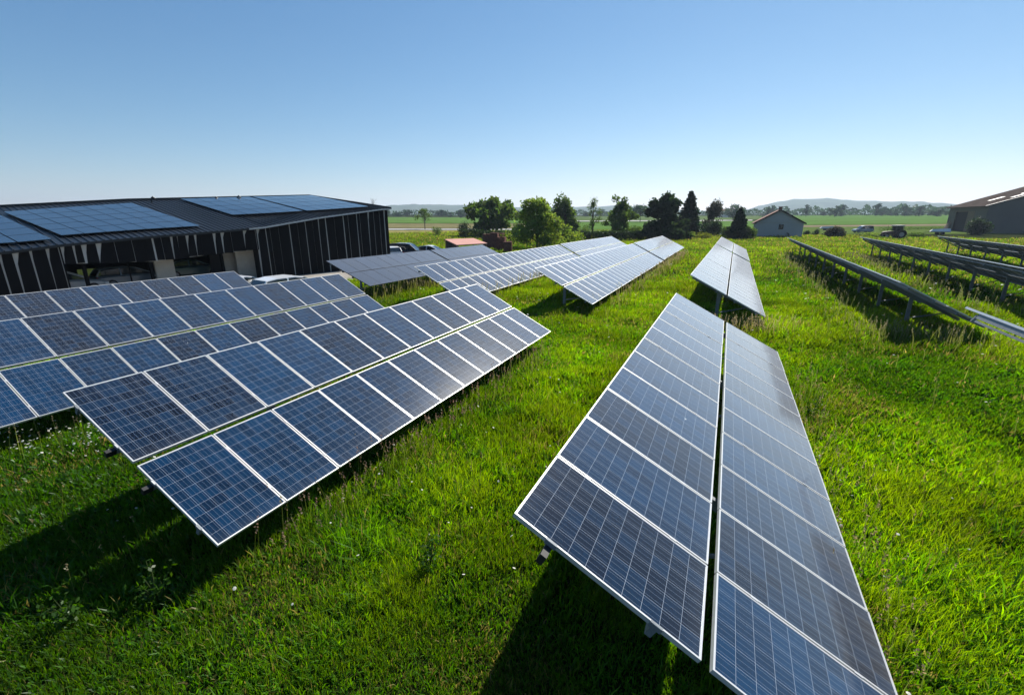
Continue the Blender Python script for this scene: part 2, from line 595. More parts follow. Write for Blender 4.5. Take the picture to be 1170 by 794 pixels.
# ------------------------------------------------------------------ solar tables
S, W = 1.65, 0.992
FW, FD = 0.015, 0.040
def panel_geo():
    v = [(FW * .6, FW * .6, -0.004), (S - FW * .6, FW * .6, -0.004), (S - FW * .6, W - FW * .6, -0.004), (FW * .6, W - FW * .6, -0.004)]
    v += [(x, y, -0.010) for x, y, z in v]
    f = [[0, 1, 2, 3], [7, 6, 5, 4]]
    return v, f
def frame_geo():
    b = MB()
    for lo, hi in (((0, 0, -FD), (S, FW, 0)), ((0, W - FW, -FD), (S, W, 0)), ((0, FW, -FD), (FW, W - FW, 0)), ((S - FW, FW, -FD), (S, W - FW, 0))):
        b.box(lo, hi)
    for v in (0.36, 1.29):
        b.box((v - 0.035, -0.016, 0.0012), (v + 0.035, 0.006, 0.0042))
    return b
def set_uv(me, nfaces=1):
    uvl = me.uv_layers.new(name="UVMap")
    for p in me.polygons:
        for li in p.loop_indices:
            c = me.vertices[me.loops[li].vertex_index].co
            uvl.data[li].uv = (c.x / S, c.y / W)
def panel_mesh(name, cells):
    v, f = panel_geo()
    me = bpy.data.meshes.new(name)
    me.from_pydata(v, [], f)
    me.materials.append(cells); me.materials.append(M['back'])
    me.polygons.foreach_set("material_index", [0, 1])
    set_uv(me)
    return me
def frame_mesh(name, mat):
    b = frame_geo()
    me = bpy.data.meshes.new(name)
    me.from_pydata([tuple(q) for q in b.v], [], b.f)
    me.materials.append(mat)
    return me
def whole_mesh(name, cells, mat):
    v, f = panel_geo()
    b = frame_geo()
    n = len(v)
    me = bpy.data.meshes.new(name)
    me.from_pydata(v + [tuple(q) for q in b.v], [], f + [[i + n for i in q] for q in b.f])
    for m in (cells, M['back'], mat):
        me.materials.append(m)
    me.polygons.foreach_set("material_index", [0, 1] + [2] * len(b.f))
    set_uv(me)
    return me
ME_PANEL = panel_mesh("solar_panel", M['cells'])
ME_FRAME = frame_mesh("panel_frame", M['alu'])
ME_WHOLE = whole_mesh("solar_panel_framed", M['cells'], M['alu'])
ME_WHOLE_D = whole_mesh("solar_panel_dark", M['cells_dark'], M['alu_black'])

def solar_table(label, o, tilt, dyaw, n, near=False, P=1.012, gap=0.09, dark=False, post0=1.2, pstep=4.4, caps=(1, 2), rails=0.0, group="ground-mounted solar tables in the meadow"):
    t = R(tilt)
    c, s = math.cos(t), math.sin(t)
    ox, oy, oz = o
    root = empty("solar_table", (ox, oy, 0), -R(dyaw), label, "solar panels", group)
    Lr = n * P
    Mt = Matrix.Translation((0, 0, oz)) @ Matrix.Rotation(t, 4, 'Y')       # table plane: x down the slope, y along the row
    prng = random.Random(label)
    for k in range(n):
        for r_, v0 in enumerate((0.0, S + gap)):
            me = (ME_WHOLE_D if dark else ME_WHOLE) if not near else ME_PANEL
            q = bpy.data.objects.new("solar_panel", me)
            link(q, root)
            q.location = Mt @ Vector((v0, k * P, prng.uniform(-0.003, 0.003)))
            q.rotation_euler = (prng.uniform(-.0025, .0025), t + prng.uniform(-.002, .002), 0)
            if near:
                fr = bpy.data.objects.new("panel_frame", ME_FRAME)
                link(fr, q)
    SL = 2 * S + gap
    for iv, v in enumerate((0.36, 1.29, S + gap + 0.36, S + gap + 1.29)):
        b = MB()
        b.box((v - 0.025, -0.012, -FD - 0.09), (v + 0.025, Lr - 0.01, -FD - 0.004), M=Mt)
        p_ = b.build("purlin", M['galv'], root)
        if near:
            if iv in caps:
                e = MB()
                e.box((v - 0.028, -0.13, -FD - 0.093), (v + 0.028, -0.0125, -FD - 0.001), M=Mt)
                e.build("end_cap", M['rubber'], p_)
            e = MB()
            e.box((v - 0.05, -0.014, -FD - 0.003), (v + 0.05, -0.001, 0.004), M=Mt)
            e.box((v - 0.05, -0.001, 0.0012), (v + 0.05, 0.010, 0.004), M=Mt)
            e.build("end_clamp", M['galv'], p_)
    if rails:
        for v, mt, zz in ((0.03, 'alu', 0.0), (0.40, 'galv', -0.20)):
            b = MB()
            b.box((v - 0.025, Lr + 0.02, zz - 0.06), (v + 0.025, Lr + rails, zz - 0.004), M=Mt)
            b.build("bare_rail", M[mt], root)
        b = MB()
        b.box((0.025, Lr + 0.02, -0.19), (0.05, Lr + rails - 0.8, -0.0605), M=Mt)
        b.build("rail_web", M['galv'], root)
        b = MB()
        b.box((0.03, Lr + rails - 0.75, -0.30), (0.09, Lr + rails - 0.69, -0.102), M=Mt)
        b.build("rail_bracket", M['galv'], root)
    y = post0
    vp = 1.42
    top = FD + 0.104
    while y < Lr - 0.3:
        b = MB()
        b.box((0.12, y - 0.035, -top - 0.12), (SL - 0.12, y + 0.035, -top), M=Mt)
        b.build("rafter", M['galv'], root)
        pt = Mt @ Vector((vp, y, -top - 0.06))
        b = MB()
        h1 = pt.z
        x0 = pt.x
        for lo, hi in (((-0.07, 0.036, -0.4), (0.07, 0.044, h1)), ((-0.07, 0.044, -0.4), (-0.062, 0.10, h1)), ((0.062, 0.044, -0.4), (0.07, 0.10, h1))):
            b.box((lo[0] + x0, lo[1] + y, lo[2]), (hi[0] + x0, hi[1] + y, hi[2]))
        b.build("post", M['galv'], root)
        b = MB()
        b.bar((x0 + 0.02, y - 0.06, max(0.45, h1 - 1.05)), Mt @ Vector((2.75, y - 0.06, -top - 0.05)), 0.04, 0.04)
        b.build("brace", M['galv'], root)
        y += pstep
    return root

GZ = CAM_H
solar_table("largest solar table, white-framed, the one nearest the viewer with grass close along both sides", (-1.282, 2.768, GZ - 2.253), 27.4, 0, 12, near=True, post0=2.4, caps=(0,))
solar_table("near blue solar table whose lowest corner hangs over the long dark shadow", (-8.346, 2.632, GZ - 2.384), 27.15, -0.456, 12, near=True, post0=2.2)
# the row behind: cut by the left edge of the photograph
PC = 1.012
def shifted(o, dyaw, k):
    return (o[0] + math.sin(R(dyaw)) * k * PC, o[1] + math.cos(R(dyaw)) * k * PC, o[2])
solar_table("blue solar table second from the carport, a white car roof showing behind its end", shifted((-15.34, 14.64, GZ - 2.34), 0.62, -14), 28.0, 0.62, 14, near=True)
solar_table("blue solar table closest to the carport, only its upper panel row showing", shifted((-22.13, 14.38, GZ - 2.52), 0.2, -14), 27.3, 0.2, 14)
# second line of tables
solar_table("pale shining solar table straight behind the largest near one", (-1.27, 20.51, GZ - 2.29), 27.2, 0.59, 26)
solar_table("greyish short solar table at the far end of the pale middle row, beside white heap", shifted((-1.27, 20.51, GZ - 2.27), 0.59, 26.4), 26.6, 0.59, 18)
solar_table("pale solar table with a post standing in dark shadow under its near end", (-8.5, 20.64, GZ - 2.37), 27.3, 0.10, 25)
solar_table("far pale solar table ending nearest the tall dark conifer", shifted((-8.5, 20.64, GZ - 2.33), 0.1, 25.4), 26.8, 0.10, 21)
solar_table("grey solar table with white frame lines poking out behind the near blue table", (-15.1, 19.68, GZ - 2.49), 27.2, -0.06, 23)
solar_table("far solar table ending in front of the bushy tree with drooping dark base", shifted((-15.1, 19.68, GZ - 2.45), -0.06, 23.4), 26.9, -0.06, 22)
solar_table("dark-framed slate grey solar table in front of the black building's corner", (-20.5, 18.7, GZ - 2.3), 22.0, 0, 10, P=0.985, gap=0.03, dark=True)
solar_table("dark-framed slate grey solar table in front of the pink flat roof", (-20.45, 28.75, GZ - 2.3), 22.5, 0.8, 8, P=0.995, gap=0.03, dark=True)
# right: seen from behind, almost edge-on
solar_table("solar table seen from behind on tall posts, starting near the small gabled house", (6.1, 21.55, GZ - 2.3), 27.3, 0.85, 46, post0=2.5)
solar_table("solar table seen from behind whose bare rails end beside the picture edge", (6.1, 4.0, GZ - 2.3), 27.3, 0.0, 9, post0=1.2, rails=3.05)
solar_table("solar table seen from behind in front of the tractor", (12.45, 27.0, GZ - 2.2), 27.3, 3.2, 43, post0=2.0)
solar_table("solar table seen from behind in front of the barn", (21.4, 41.0, GZ - 2.2), 27.3, 5.2, 37, post0=1.8)
# ------------------------------------------------------------------ the black-boarded building with its carport
M['board'] = simple("black_boards", (0.0045, 0.005, 0.0065), 0.75, noise=0.35, scale=3, stretch=(1, 1, 0.15))
M['backing'] = simple("pale_wall_backing", (0.46, 0.47, 0.46), 0.8, noise=0.1, scale=2)
M['roof_metal'] = simple("dark_roof_sheet", (0.012, 0.015, 0.019), 0.45, 0.1, noise=0.15, scale=2)
M['roof_cells'] = simple("roof_panel_glass", (0.010, 0.017, 0.030), 0.26, 0.0, 0.6, noise=0.12, scale=0.7, coat=0.6)
M['concrete'] = simple("concrete", (0.40, 0.37, 0.32), 0.85, noise=0.12, scale=1.5, bump=0.15)
M['trim'] = simple("pale_metal_trim", (0.5, 0.5, 0.5), 0.4, 0.4)
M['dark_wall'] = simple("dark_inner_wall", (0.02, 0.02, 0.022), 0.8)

Pa, Pb = Vector((-34.40, 9.73, 0)), Vector((-29.41, 34.77, 0))
Tb = (Pb - Pa).normalized()
Bk = Vector((-Tb.y, Tb.x, 0))               # away from the viewer
SEND = (Pb - Pa).length
def cut(px, p0, dirn):
    "plan intersection of a pixel column's bearing with a line: distance along the line"
    d = ray(px, 250)
    n = Vector((d.y, -d.x, 0))
    return -(n.dot(p0)) / n.dot(dirn)
def fac(px, py, setback=0.0):
    p0 = Pa + Bk * setback
    s_ = cut(px, p0, Tb)
    return s_, z_at(px, py, p0 + Tb * s_)
EAVE = [fac(*p) for p in ((0, 287), (60, 279.5), (120, 274), (165, 270), (250, 263.6), (296, 259.5), (365, 248), (437, 238.6))]
EAVE = [(-14, EAVE[0][1] - 1.0)] + EAVE + [(SEND + 0.05, EAVE[-1][1] + 0.02)]
ea_s, ea_z = [e[0] for e in EAVE], [e[1] for e in EAVE]
def eave(s_): return float(np.interp(s_, ea_s, ea_z))
DEPTH = cut(355, Pb, Bk)
RP = Pa + Bk * DEPTH
RID = []
for p in ((0, 237.0), (150, 229.3), (355, 224.2)):
    s_ = cut(p[0], RP, Tb)
    RID.append((s_, z_at(*p, RP + Tb * s_)))
sl = (RID[1][1] - RID[0][1]) / (RID[1][0] - RID[0][0])
RID = [(-16, RID[0][1] + sl * (-16 - RID[0][0]))] + RID
def ridge(s_): return float(np.interp(s_, [r[0] for r in RID], [r[1] for r in RID]))
def roof_pt(s_, w_, lift=0.0):
    q = Pa + Bk * (-0.25 + (DEPTH + 0.25) * w_) + Tb * s_
    q.z = eave(s_) * (1 - w_) + ridge(s_) * w_ + lift
    return q
def proj(p):
    d = p - Vector((0, 0, CAM_H))
    z = d.dot(FWD)
    return 585 + F * d.dot(RGT) / z, 397 - F * d.dot(UPV) / z
def roof_at(px, py):
    s0, s1, w0, w1 = -15, SEND, -0.05, 1.05
    for it in range(4):
        best = None
        for i in range(25):
            for j in range(25):
                s_, w_ = s0 + (s1 - s0) * i / 24, w0 + (w1 - w0) * j / 24
                q = proj(roof_pt(s_, w_))
                e = (q[0] - px) ** 2 + (q[1] - py) ** 2
                if best is None or e < best[0]:
                    best = (e, s_, w_)
        ds, dw = (s1 - s0) / 12, (w1 - w0) / 12
        s0, s1, w0, w1 = best[1] - ds, best[1] + ds, best[2] - dw, best[2] + dw
    return best[1], best[2]

bld = empty("dark_building", Pa + Tb * 12 + Bk * 5, 0, "black timber-clad building with carport openings and solar panels on its sloping roof", "building")
inv = Matrix.Translation(-bld.location)
def bpart(b, name, mat, parent=None):
    b.v = [inv @ v for v in b.v]
    return b.build(name, mat, parent or bld)
# roof sheet with standing ribs
b = MB()
SS = sorted(set([-14] + [e[0] for e in EAVE[1:-1]] + [r[0] for r in RID[1:-1]] + [SEND + 0.05]))
for i in range(len(SS) - 1):
    a0, a1 = SS[i], SS[i + 1]
    b.hexa([roof_pt(a0, 0, -0.14), roof_pt(a1, 0, -0.14), roof_pt(a1, 1, -0.14), roof_pt(a0, 1, -0.14), roof_pt(a0, 0), roof_pt(a1, 0), roof_pt(a1, 1), roof_pt(a0, 1)])
s_ = -13.8
while s_ < SEND:
    b.bar(roof_pt(s_, 0.0, 0.02), roof_pt(s_, 1.0, 0.02), 0.05, 0.07)
    s_ += 0.34
bpart(b, "roof", M['roof_metal'])
b = MB()
for i in range(len(SS) - 1):
    b.bar(roof_pt(SS[i], 1, 0.07), roof_pt(SS[i + 1], 1, 0.07), 0.25, 0.16)
bpart(b, "ridge_cap", M['roof_metal'])
b = MB()
b.bar(roof_pt(SEND + 0.12, -0.01, 0.06), roof_pt(SEND + 0.12, 1.0, 0.06), 0.12, 0.2)
bpart(b, "verge_trim", M['roof_metal'])
b = MB()
k0 = cut(280, Pa, Tb)
for i in range(12):
    q0, q1 = k0 + (SEND - k0) * i / 12, k0 + (SEND - k0) * (i + 1) / 12
    b.bar(roof_pt(q0, -0.012, -0.03), roof_pt(q1, -0.012, -0.03), 0.05, 0.10)
bpart(b, "eave_trim", M['trim'])
# solar panels on the roof
def block(c, ncol, nrow):
    cs = [roof_at(*p) for p in c]            # top-left, top-right, bottom-right, bottom-left
    def pt(u, v):
        s0 = cs[0][0] * (1 - u) + cs[1][0] * u; w0 = cs[0][1] * (1 - u) + cs[1][1] * u
        s1 = cs[3][0] * (1 - u) + cs[2][0] * u; w1 = cs[3][1] * (1 - u) + cs[2][1] * u
        return s0 * (1 - v) + s1 * v, w0 * (1 - v) + w1 * v
    for i in range(ncol):
        for j in range(nrow):
            g, h = 0.022, 0.022
            q = [pt((i + a) / ncol, (j + b_) / nrow) for a, b_ in ((g, 1 - h), (1 - g, 1 - h), (1 - g, h), (g, h))]
            mb = MB()
            mb.hexa([roof_pt(*k, 0.13) for k in q] + [roof_pt(*k, 0.17) for k in q])
            bpart(mb, "roof_panel", M['roof_cells'])
block([(4, 244.5), (151, 233.2), (230, 261), (71, 272.6)], 7, 5)
block([(-115, 255), (-4, 246), (61, 274), (-70, 286)], 3, 5)
block([(206, 230.2), (285, 227.0), (347, 243.4), (266, 248.0)], 5, 4)
block([(288, 226.8), (356, 225.0), (422, 238.2), (351, 243.2)], 5, 4)
for px, py, h in ((172, 230, .32), (244, 228, .1), (270, 227.5, .18)):
    s_, w_ = roof_at(px, py)
    q = roof_pt(s_, w_ - 0.02)
    b = MB()
    b.tube([q, q + Vector((0, 0, h)), q + Vector((0.05, 0.12, h + .14)), q + Vector((0.06, 0.3, h + .02))], [.07, .07, .07, .05], 8)
    bpart(b, "roof_vent", M['roof_metal'])
# walls: pale backing behind black boards
S60, S290 = cut(60, Pa, Tb), cut(291, Pa, Tb)
def over_z(s_):
    return float(np.interp(s_, [S60, cut(165, Pa, Tb), cut(250, Pa, Tb), S290], [2.02, 1.86, 2.14, 2.26]))
def bottom(s_):
    return over_z(s_) if S60 < s_ < S290 else -0.1
b = MB()
def slab(b, s0, s1, zb0, zb1, zt0, zt1, d0, d1):
    p = []
    for dd, ss in ((d0, s0), (d0, s1), (d1, s1), (d1, s0)):
        q = Pa + Tb * ss + Bk * dd; q.z = zb0 if ss == s0 else zb1; p.append(q)
    for dd, ss in ((d0, s0), (d0, s1), (d1, s1), (d1, s0)):
        q = Pa + Tb * ss + Bk * dd; q.z = zt0 if ss == s0 else zt1; p.append(q)
    b.hexa(p)
for a0, a1 in zip(*(lambda L_: (L_[:-1], L_[1:]))(sorted(set([-14.0, S60, S290, SEND] + [x for x in ea_s if -14 < x < SEND])))):
    m_ = (a0 + a1) / 2
    if S60 < m_ < S290:
        z0, z1 = over_z(a0), over_z(a1)
    else:
        z0 = z1 = -0.1
    slab(b, a0, a1, z0, z1, eave(a0) - 0.10, eave(a1) - 0.10, 0.07, 0.22)
bpart(b, "wall", M['backing'])
b = MB()
brng = random.Random(3)
s_ = -14.0
while s_ < SEND - 0.05:
    right = s_ > S290
    wd = brng.choice([0.38, 0.5, 0.65, 0.85]) if not right else brng.choice([0.35, 0.5, 0.65, 0.85])
    e_ = min(s_ + wd, SEND)
    if s_ < S60 < e_: e_ = S60
    if s_ < S290 < e_: e_ = S290
    m_ = (s_ + e_) / 2
    zb = bottom(m_) + (brng.uniform(-.05, .04) if S60 < m_ < S290 else 0)
    g0 = brng.choice([0.02, 0.045, 0.065, 0.09]) if right else brng.choice([0.0, 0.02, 0.05, 0.10])
    gt = g0 if right and brng.random() < .75 else g0 + brng.choice([0, 0.06, 0.16, 0.28])
    zt0, zt1 = eave(s_) - 0.12, eave(e_) - 0.12
    zk = zt0 - brng.uniform(0.3, 0.75) * (1 if not right else 1.2)
    pr = 0.02 + brng.uniform(0, 0.025)
    w_ = e_ - s_
    gl = min(gt, w_ * .4); gk = min(g0, w_ * .3)
    poly = [(s_ + gk, zb), (e_ - 0.004, zb), (e_ - 0.004, zt1), (s_ + gl, zt0), (s_ + gk + (gl - gk) * .35, zk)]
    vs = []
    for dd in (pr, 0.066):
        for ss, zz in poly:
            q = Pa + Tb * ss + Bk * dd; q.z = zz; vs.append(q)
    n5 = len(poly)
    b.add(vs, [list(range(n5)), list(reversed(range(n5, 2 * n5)))] + [[i, i + n5, (i + 1) % n5 + n5, (i + 1) % n5] for i in range(n5)])
    s_ = e_
bpart(b, "cladding", M['board'])
# end wall, rear wall with an opening, ceiling side pieces
b = MB()
q0, q1 = Pb + Bk * 0.3, Pb + Bk * DEPTH
b.hexa([q0 - Tb * .2, q0, q1, q1 - Tb * .2] + [p + Vector((0, 0, z)) for p, z in ((q0 - Tb * .2, eave(SEND) - .16), (q0, eave(SEND) - .16), (q1, ridge(SEND) - .2), (q1 - Tb * .2, ridge(SEND) - .2))])
bpart(b, "end_wall", M['board'])
b = MB()
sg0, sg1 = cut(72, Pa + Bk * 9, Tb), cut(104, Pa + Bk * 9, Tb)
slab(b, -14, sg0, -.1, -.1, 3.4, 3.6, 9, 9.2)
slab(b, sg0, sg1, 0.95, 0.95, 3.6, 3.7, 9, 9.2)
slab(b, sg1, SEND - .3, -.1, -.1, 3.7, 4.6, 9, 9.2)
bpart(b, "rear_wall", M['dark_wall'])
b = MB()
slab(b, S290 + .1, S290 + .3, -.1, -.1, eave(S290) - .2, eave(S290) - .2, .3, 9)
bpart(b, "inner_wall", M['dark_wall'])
for x0, x1, d0, d1, mt in ((165, 188, 1.0, 1.2, 'concrete'), (262, 292, 1.3, 1.5, 'concrete'), (247.5, 261.5, 2.0, 2.2, 'concrete'), (231, 246, 1.8, 1.9, 'dark_wall')):
    b = MB()
    pz = Pa + Bk * d0
    a0, a1 = cut(x0, pz, Tb), cut(x1, pz, Tb)
    slab(b, a0, a1, -.1, -.1, over_z(max(S60, min(S290, a0))) + .15, over_z(max(S60, min(S290, a1))) + .15, d0, d1)
    bpart(b, "concrete_wall" if mt == 'concrete' else "door", M[mt])
for px in (81, 134, 160, 245):
    b = MB()
    a0 = cut(px, Pa + Bk * .4, Tb)
    q = Pa + Bk * .4 + Tb * a0
    wpil = 0.06 if px == 134 else 0.16
    b.box((q.x - wpil / 2, q.y - wpil / 2, -.1), (q.x + wpil / 2, q.y + wpil / 2, over_z(a0) + .2))
    bpart(b, "pillar", M['board'])

# ------------------------------------------------------------------ cars
M['glass'] = simple("car_glass", (0.02, 0.03, 0.035), 0.08, 0, 0.8, coat=0.5)
M['tyre'] = simple("tyre_rubber", (0.015, 0.015, 0.015), 0.8)
M['rim'] = simple("alloy_rim", (0.22, 0.22, 0.23), 0.4, 0.6)
M['lamp'] = simple("headlamp_glass", (0.75, 0.76, 0.78), 0.15, 0, 0.8)
M['tail'] = simple("red_lamp", (0.35, 0.02, 0.02), 0.25)
CARP = {}
def paint(c):
    if c not in CARP:
        CARP[c] = simple("car_paint", c, 0.32, 0.15, 0.5, coat=0.6, noise=0.04, scale=3)
    return CARP[c]
def wheel_mesh():
    b = MB()
    n = 20
    prof = [(-.10, .22), (-.105, .29), (-.08, .325), (.08, .325), (.105, .29), (.10, .22)]
    vs, fs = [], []
    for k in range(n):
        t = 2 * math.pi * k / n
        for y, r_ in prof:
            vs.append((r_ * math.cos(t), y, r_ * math.sin(t)))
    m_ = len(prof)
    for k in range(n):
        for j in range(m_ - 1):
            fs.append([k * m_ + j, k * m_ + j + 1, ((k + 1) % n) * m_ + j + 1, ((k + 1) % n) * m_ + j])
    b.add(vs, fs)
    return b
ME_TYRE = None
def car(label, loc, rz, col, typ, scale=1.0, group=None):
    global ME_TYRE
    root = empty("parked_car", loc, rz, label, "car", group)
    if typ == 'suv':
        L_, Wd = 4.5, 1.82
        low = [(-2.25, .62, .42, .80), (-2.18, .86, .34, 1.02), (-1.2, .91, .28, 1.06), (0.6, .91, .26, 1.04), (1.0, .90, .26, 1.02), (1.9, .87, .30, .96), (2.2, .76, .36, .80), (2.27, .55, .44, .62)]
        cab = [(-2.16, .78, 1.0, 1.05), (-2.02, .74, 1.0, 1.72), (-1.2, .75, 1.0, 1.78), (0.0, .74, 1.0, 1.77), (0.45, .70, 1.0, 1.66), (1.2, .78, .98, 1.03)]
    elif typ == 'wagon':
        low = [(-2.2, .60, .42, .74), (-2.12, .84, .30, .93), (-1.2, .88, .24, .95), (0.5, .88, .22, .93), (1.0, .87, .22, .90), (1.85, .83, .26, .80), (2.15, .70, .30, .66), (2.22, .50, .36, .54)]
        cab = [(-2.10, .74, .90, .96), (-1.80, .68, .90, 1.38), (-1.2, .68, .90, 1.47), (-0.2, .68, .90, 1.48), (0.25, .64, .90, 1.40), (1.25, .74, .86, .92)]
    else:  # sedan / hatch
        low = [(-2.2, .60, .42, .76), (-2.12, .82, .30, .94), (-1.3, .87, .24, .96), (0.5, .88, .22, .92), (1.0, .87, .22, .90), (1.85, .82, .26, .78), (2.15, .68, .30, .64), (2.22, .50, .36, .54)]
        cab = [(-1.75, .74, .92, .97), (-1.05, .66, .92, 1.36), (-0.5, .67, .92, 1.43), (0.0, .66, .92, 1.43), (0.3, .63, .92, 1.37), (1.25, .74, .87, .92)]
    def loft(st, rnd=.12):
        vs, fs = [], []
        for x, hw, z0, z1 in st:
            h = z1 - z0
            r_ = min(rnd, h * .35, hw * .4)
            ring = [(-hw + r_, z0), (hw - r_, z0), (hw, z0 + r_), (hw * .995, z1 - r_), (hw - r_ * 1.1, z1), (-hw + r_ * 1.1, z1), (-hw * .995, z1 - r_), (-hw, z0 + r_)]
            vs += [(x * scale, y * scale, z * scale) for y, z in ring]
        n = 8
        for i in range(len(st) - 1):
            for k in range(n):
                fs.append([i * n + k, (i + 1) * n + k, (i + 1) * n + (k + 1) % n, i * n + (k + 1) % n])
        fs.append(list(range(n)))
        fs.append([(len(st) - 1) * n + k for k in reversed(range(n))])
        return vs, fs
    v, f = loft(low)
    body = obj("body", v, f, paint(col), root, smooth=False)
    v, f = loft(cab, .10)
    obj("window", v, f, M['glass'], root)
    # roof skin and pillars proud of the glass
    b = MB()
    rf = [c_ for c_ in cab[1:-1]]
    for i in range(len(rf) - 1):
        (xa, wa, _, za), (xb, wb, _, zb) = rf[i], rf[i + 1]
        b.hexa([(xa, -wa * .93, za - .03), (xb, -wb * .93, zb - .03), (xb, wb * .93, zb - .03), (xa, wa * .93, za - .03), (xa, -wa * .9, za + .02), (xb, -wb * .9, zb + .02), (xb, wb * .9, zb + .02), (xa, wa * .9, za + .02)])
    for sd in (-1, 1):
        for (xa, wa, za0, za), (xb, wb, zb0, zb) in ((cab[0], cab[1]), (cab[-1], cab[-2])):
            b.bar((xa, sd * wa * .97, za), (xb, sd * wb * .93, zb), .07, .06)
        xm = (cab[2][0] + cab[3][0]) / 2
        b.bar((xm, sd * (cab[2][1] + .07), .93), (xm, sd * (cab[2][1] * .95), cab[2][3] - .03), .08, .05)
    b.v = [v_ * scale for v_ in b.v]
    b.build("roof", paint(col), root)
    if ME_TYRE is None:
        wb_ = wheel_mesh()
        ME_TYRE = bpy.data.meshes.new("tyre")
        ME_TYRE.from_pydata([tuple(q) for q in wb_.v], [], wb_.f)
        ME_TYRE.materials.append(M['tyre'])
    for x in (-1.32, 1.38):
        for sd in (-1, 1):
            w_ = bpy.data.objects.new("wheel", ME_TYRE)
            link(w_, root)
            w_.location = (x * scale, sd * .79 * scale, .325 * scale)
            w_.scale = (scale,) * 3
            b = MB()
            b.tube([(0, -.085, 0), (0, .085, 0)], [.225, .225], 14)
            b.build("rim", M['rim'], w_)
    for sd in (-1, 1):
        x, hw, z0, z1 = low[-2]
        b = MB(); b.box(((x - .16) * scale, (sd * hw - .16) * scale, (z1 - .16) * scale), ((x + .04) * scale, (sd * hw + .1) * scale, (z1 - .02) * scale)); b.build("headlight", M['lamp'], root)
        x, hw, z0, z1 = low[1]
        b = MB(); b.box(((x - .05) * scale, (sd * hw - .12) * scale, (z1 - .22) * scale), ((x + .05) * scale, (sd * hw + .02) * scale, (z1 - .04) * scale)); b.build("tail_light", M['tail'], root)
    return root

tb_ang = math.atan2(Tb.y, Tb.x)
def in_bay(px, back):
    p0 = Pa + Bk * back
    return p0 + Tb * cut(px, p0, Tb)
p = in_bay(133, 3.4); car("dark blue-grey estate car parked sideways under the carport", (p.x, p.y, 0.08), tb_ang + .05, (0.17, 0.21, 0.25), 'wagon', 0.90)
p = in_bay(206, 4.0); car("dark teal saloon car under the carport beside the concrete wall", (p.x, p.y, 0.25), tb_ang, (0.05, 0.10, 0.11), 'sedan', 0.92)
p = in_bay(52, 2.6); car("silver car under the carport, only its bonnet and front showing", (p.x, p.y, 0.08), tb_ang - .1, (0.42, 0.45, 0.48), 'wagon', 0.92)
p = at(335, 317, 1.44); car("white car parked close to the black wall, only its roof showing", (p.x, p.y, 0.08), tb_ang + .05, (0.8, 0.8, 0.8), 'wagon', 1.0)
p = at(277, 322, 1.1); car("white car whose corner shows at the end of the table by the carport", (p.x, p.y, 0.08), tb_ang + .08, (0.75, 0.75, 0.76), 'sedan', 0.95)
p = at(444, 281, 1.5); car("white car half hidden by the black building's corner", (p.x, p.y, 0), R(150), (0.8, 0.8, 0.8), 'wagon', 1.0)
p = at(466, 277.8, 1.8); car("black off-roader between two white cars behind the dark-framed tables", (p.x, p.y, 0), R(18), (0.015, 0.016, 0.02), 'suv', 1.0)
p = at(492, 280.5, 1.45); car("white saloon car parked on the side of the black off-roader away from the building", (p.x, p.y, 0), R(12), (0.78, 0.79, 0.8), 'sedan', 1.0)

# ------------------------------------------------------------------ pink flat-roofed shed and brick pallets
M['pink'] = simple("pink_roof_sheet", (0.50, 0.26, 0.21), 0.7, noise=0.12, scale=0.8)
M['brick'] = simple("red_brown_brick", (0.17, 0.075, 0.055), 0.85, noise=0.35, scale=4, bump=0.3)
M['wood'] = simple("weathered_wood", (0.16, 0.12, 0.085), 0.8, noise=0.2, scale=5)
pl = at(508, 274.2, 2.0); pr_ = at(541, 273.0, 2.0); qn = at(522, 281, 1.9); qr = at(557, 279, 1.9)
shed = empty("flat_roof_shed", ((pl + qr) / 2).to_tuple()[:2] + (0,), 0, "low open shed with a faded pink flat roof behind the dark-framed tables", "shed")
off = Matrix.Translation(-shed.location)
b = MB()
b.hexa([off @ v for v in (qn, qr, pr_, pl)] + [off @ (v + Vector((0, 0, .09))) for v in (qn, qr, pr_, pl)])
b.build("roof", M['pink'], shed)
for a in (pl, pr_, qn, qr):
    c_ = (pl + pr_ + qn + qr) / 4
    q = off @ (a * .93 + c_ * .07)
    b = MB(); b.box((q.x - .06, q.y - .06, 0), (q.x + .06, q.y + .06, q.z)); b.build("post", M['wood'], shed)
b = MB()
for a, c_ in ((pl, qn),):
    a_, d_ = off @ (a * .95 + qr * .05), off @ (c_ * .95 + pr_ * .05)
    b.hexa([Vector((a_.x, a_.y, 0)), Vector((d_.x, d_.y, 0)), Vector((d_.x + .08, d_.y, 0)), Vector((a_.x + .08, a_.y, 0)), a_, d_, d_ + Vector((.08, 0, 0)), a_ + Vector((.08, 0, 0))])
b.build("wall", M['dark_wall'], shed)

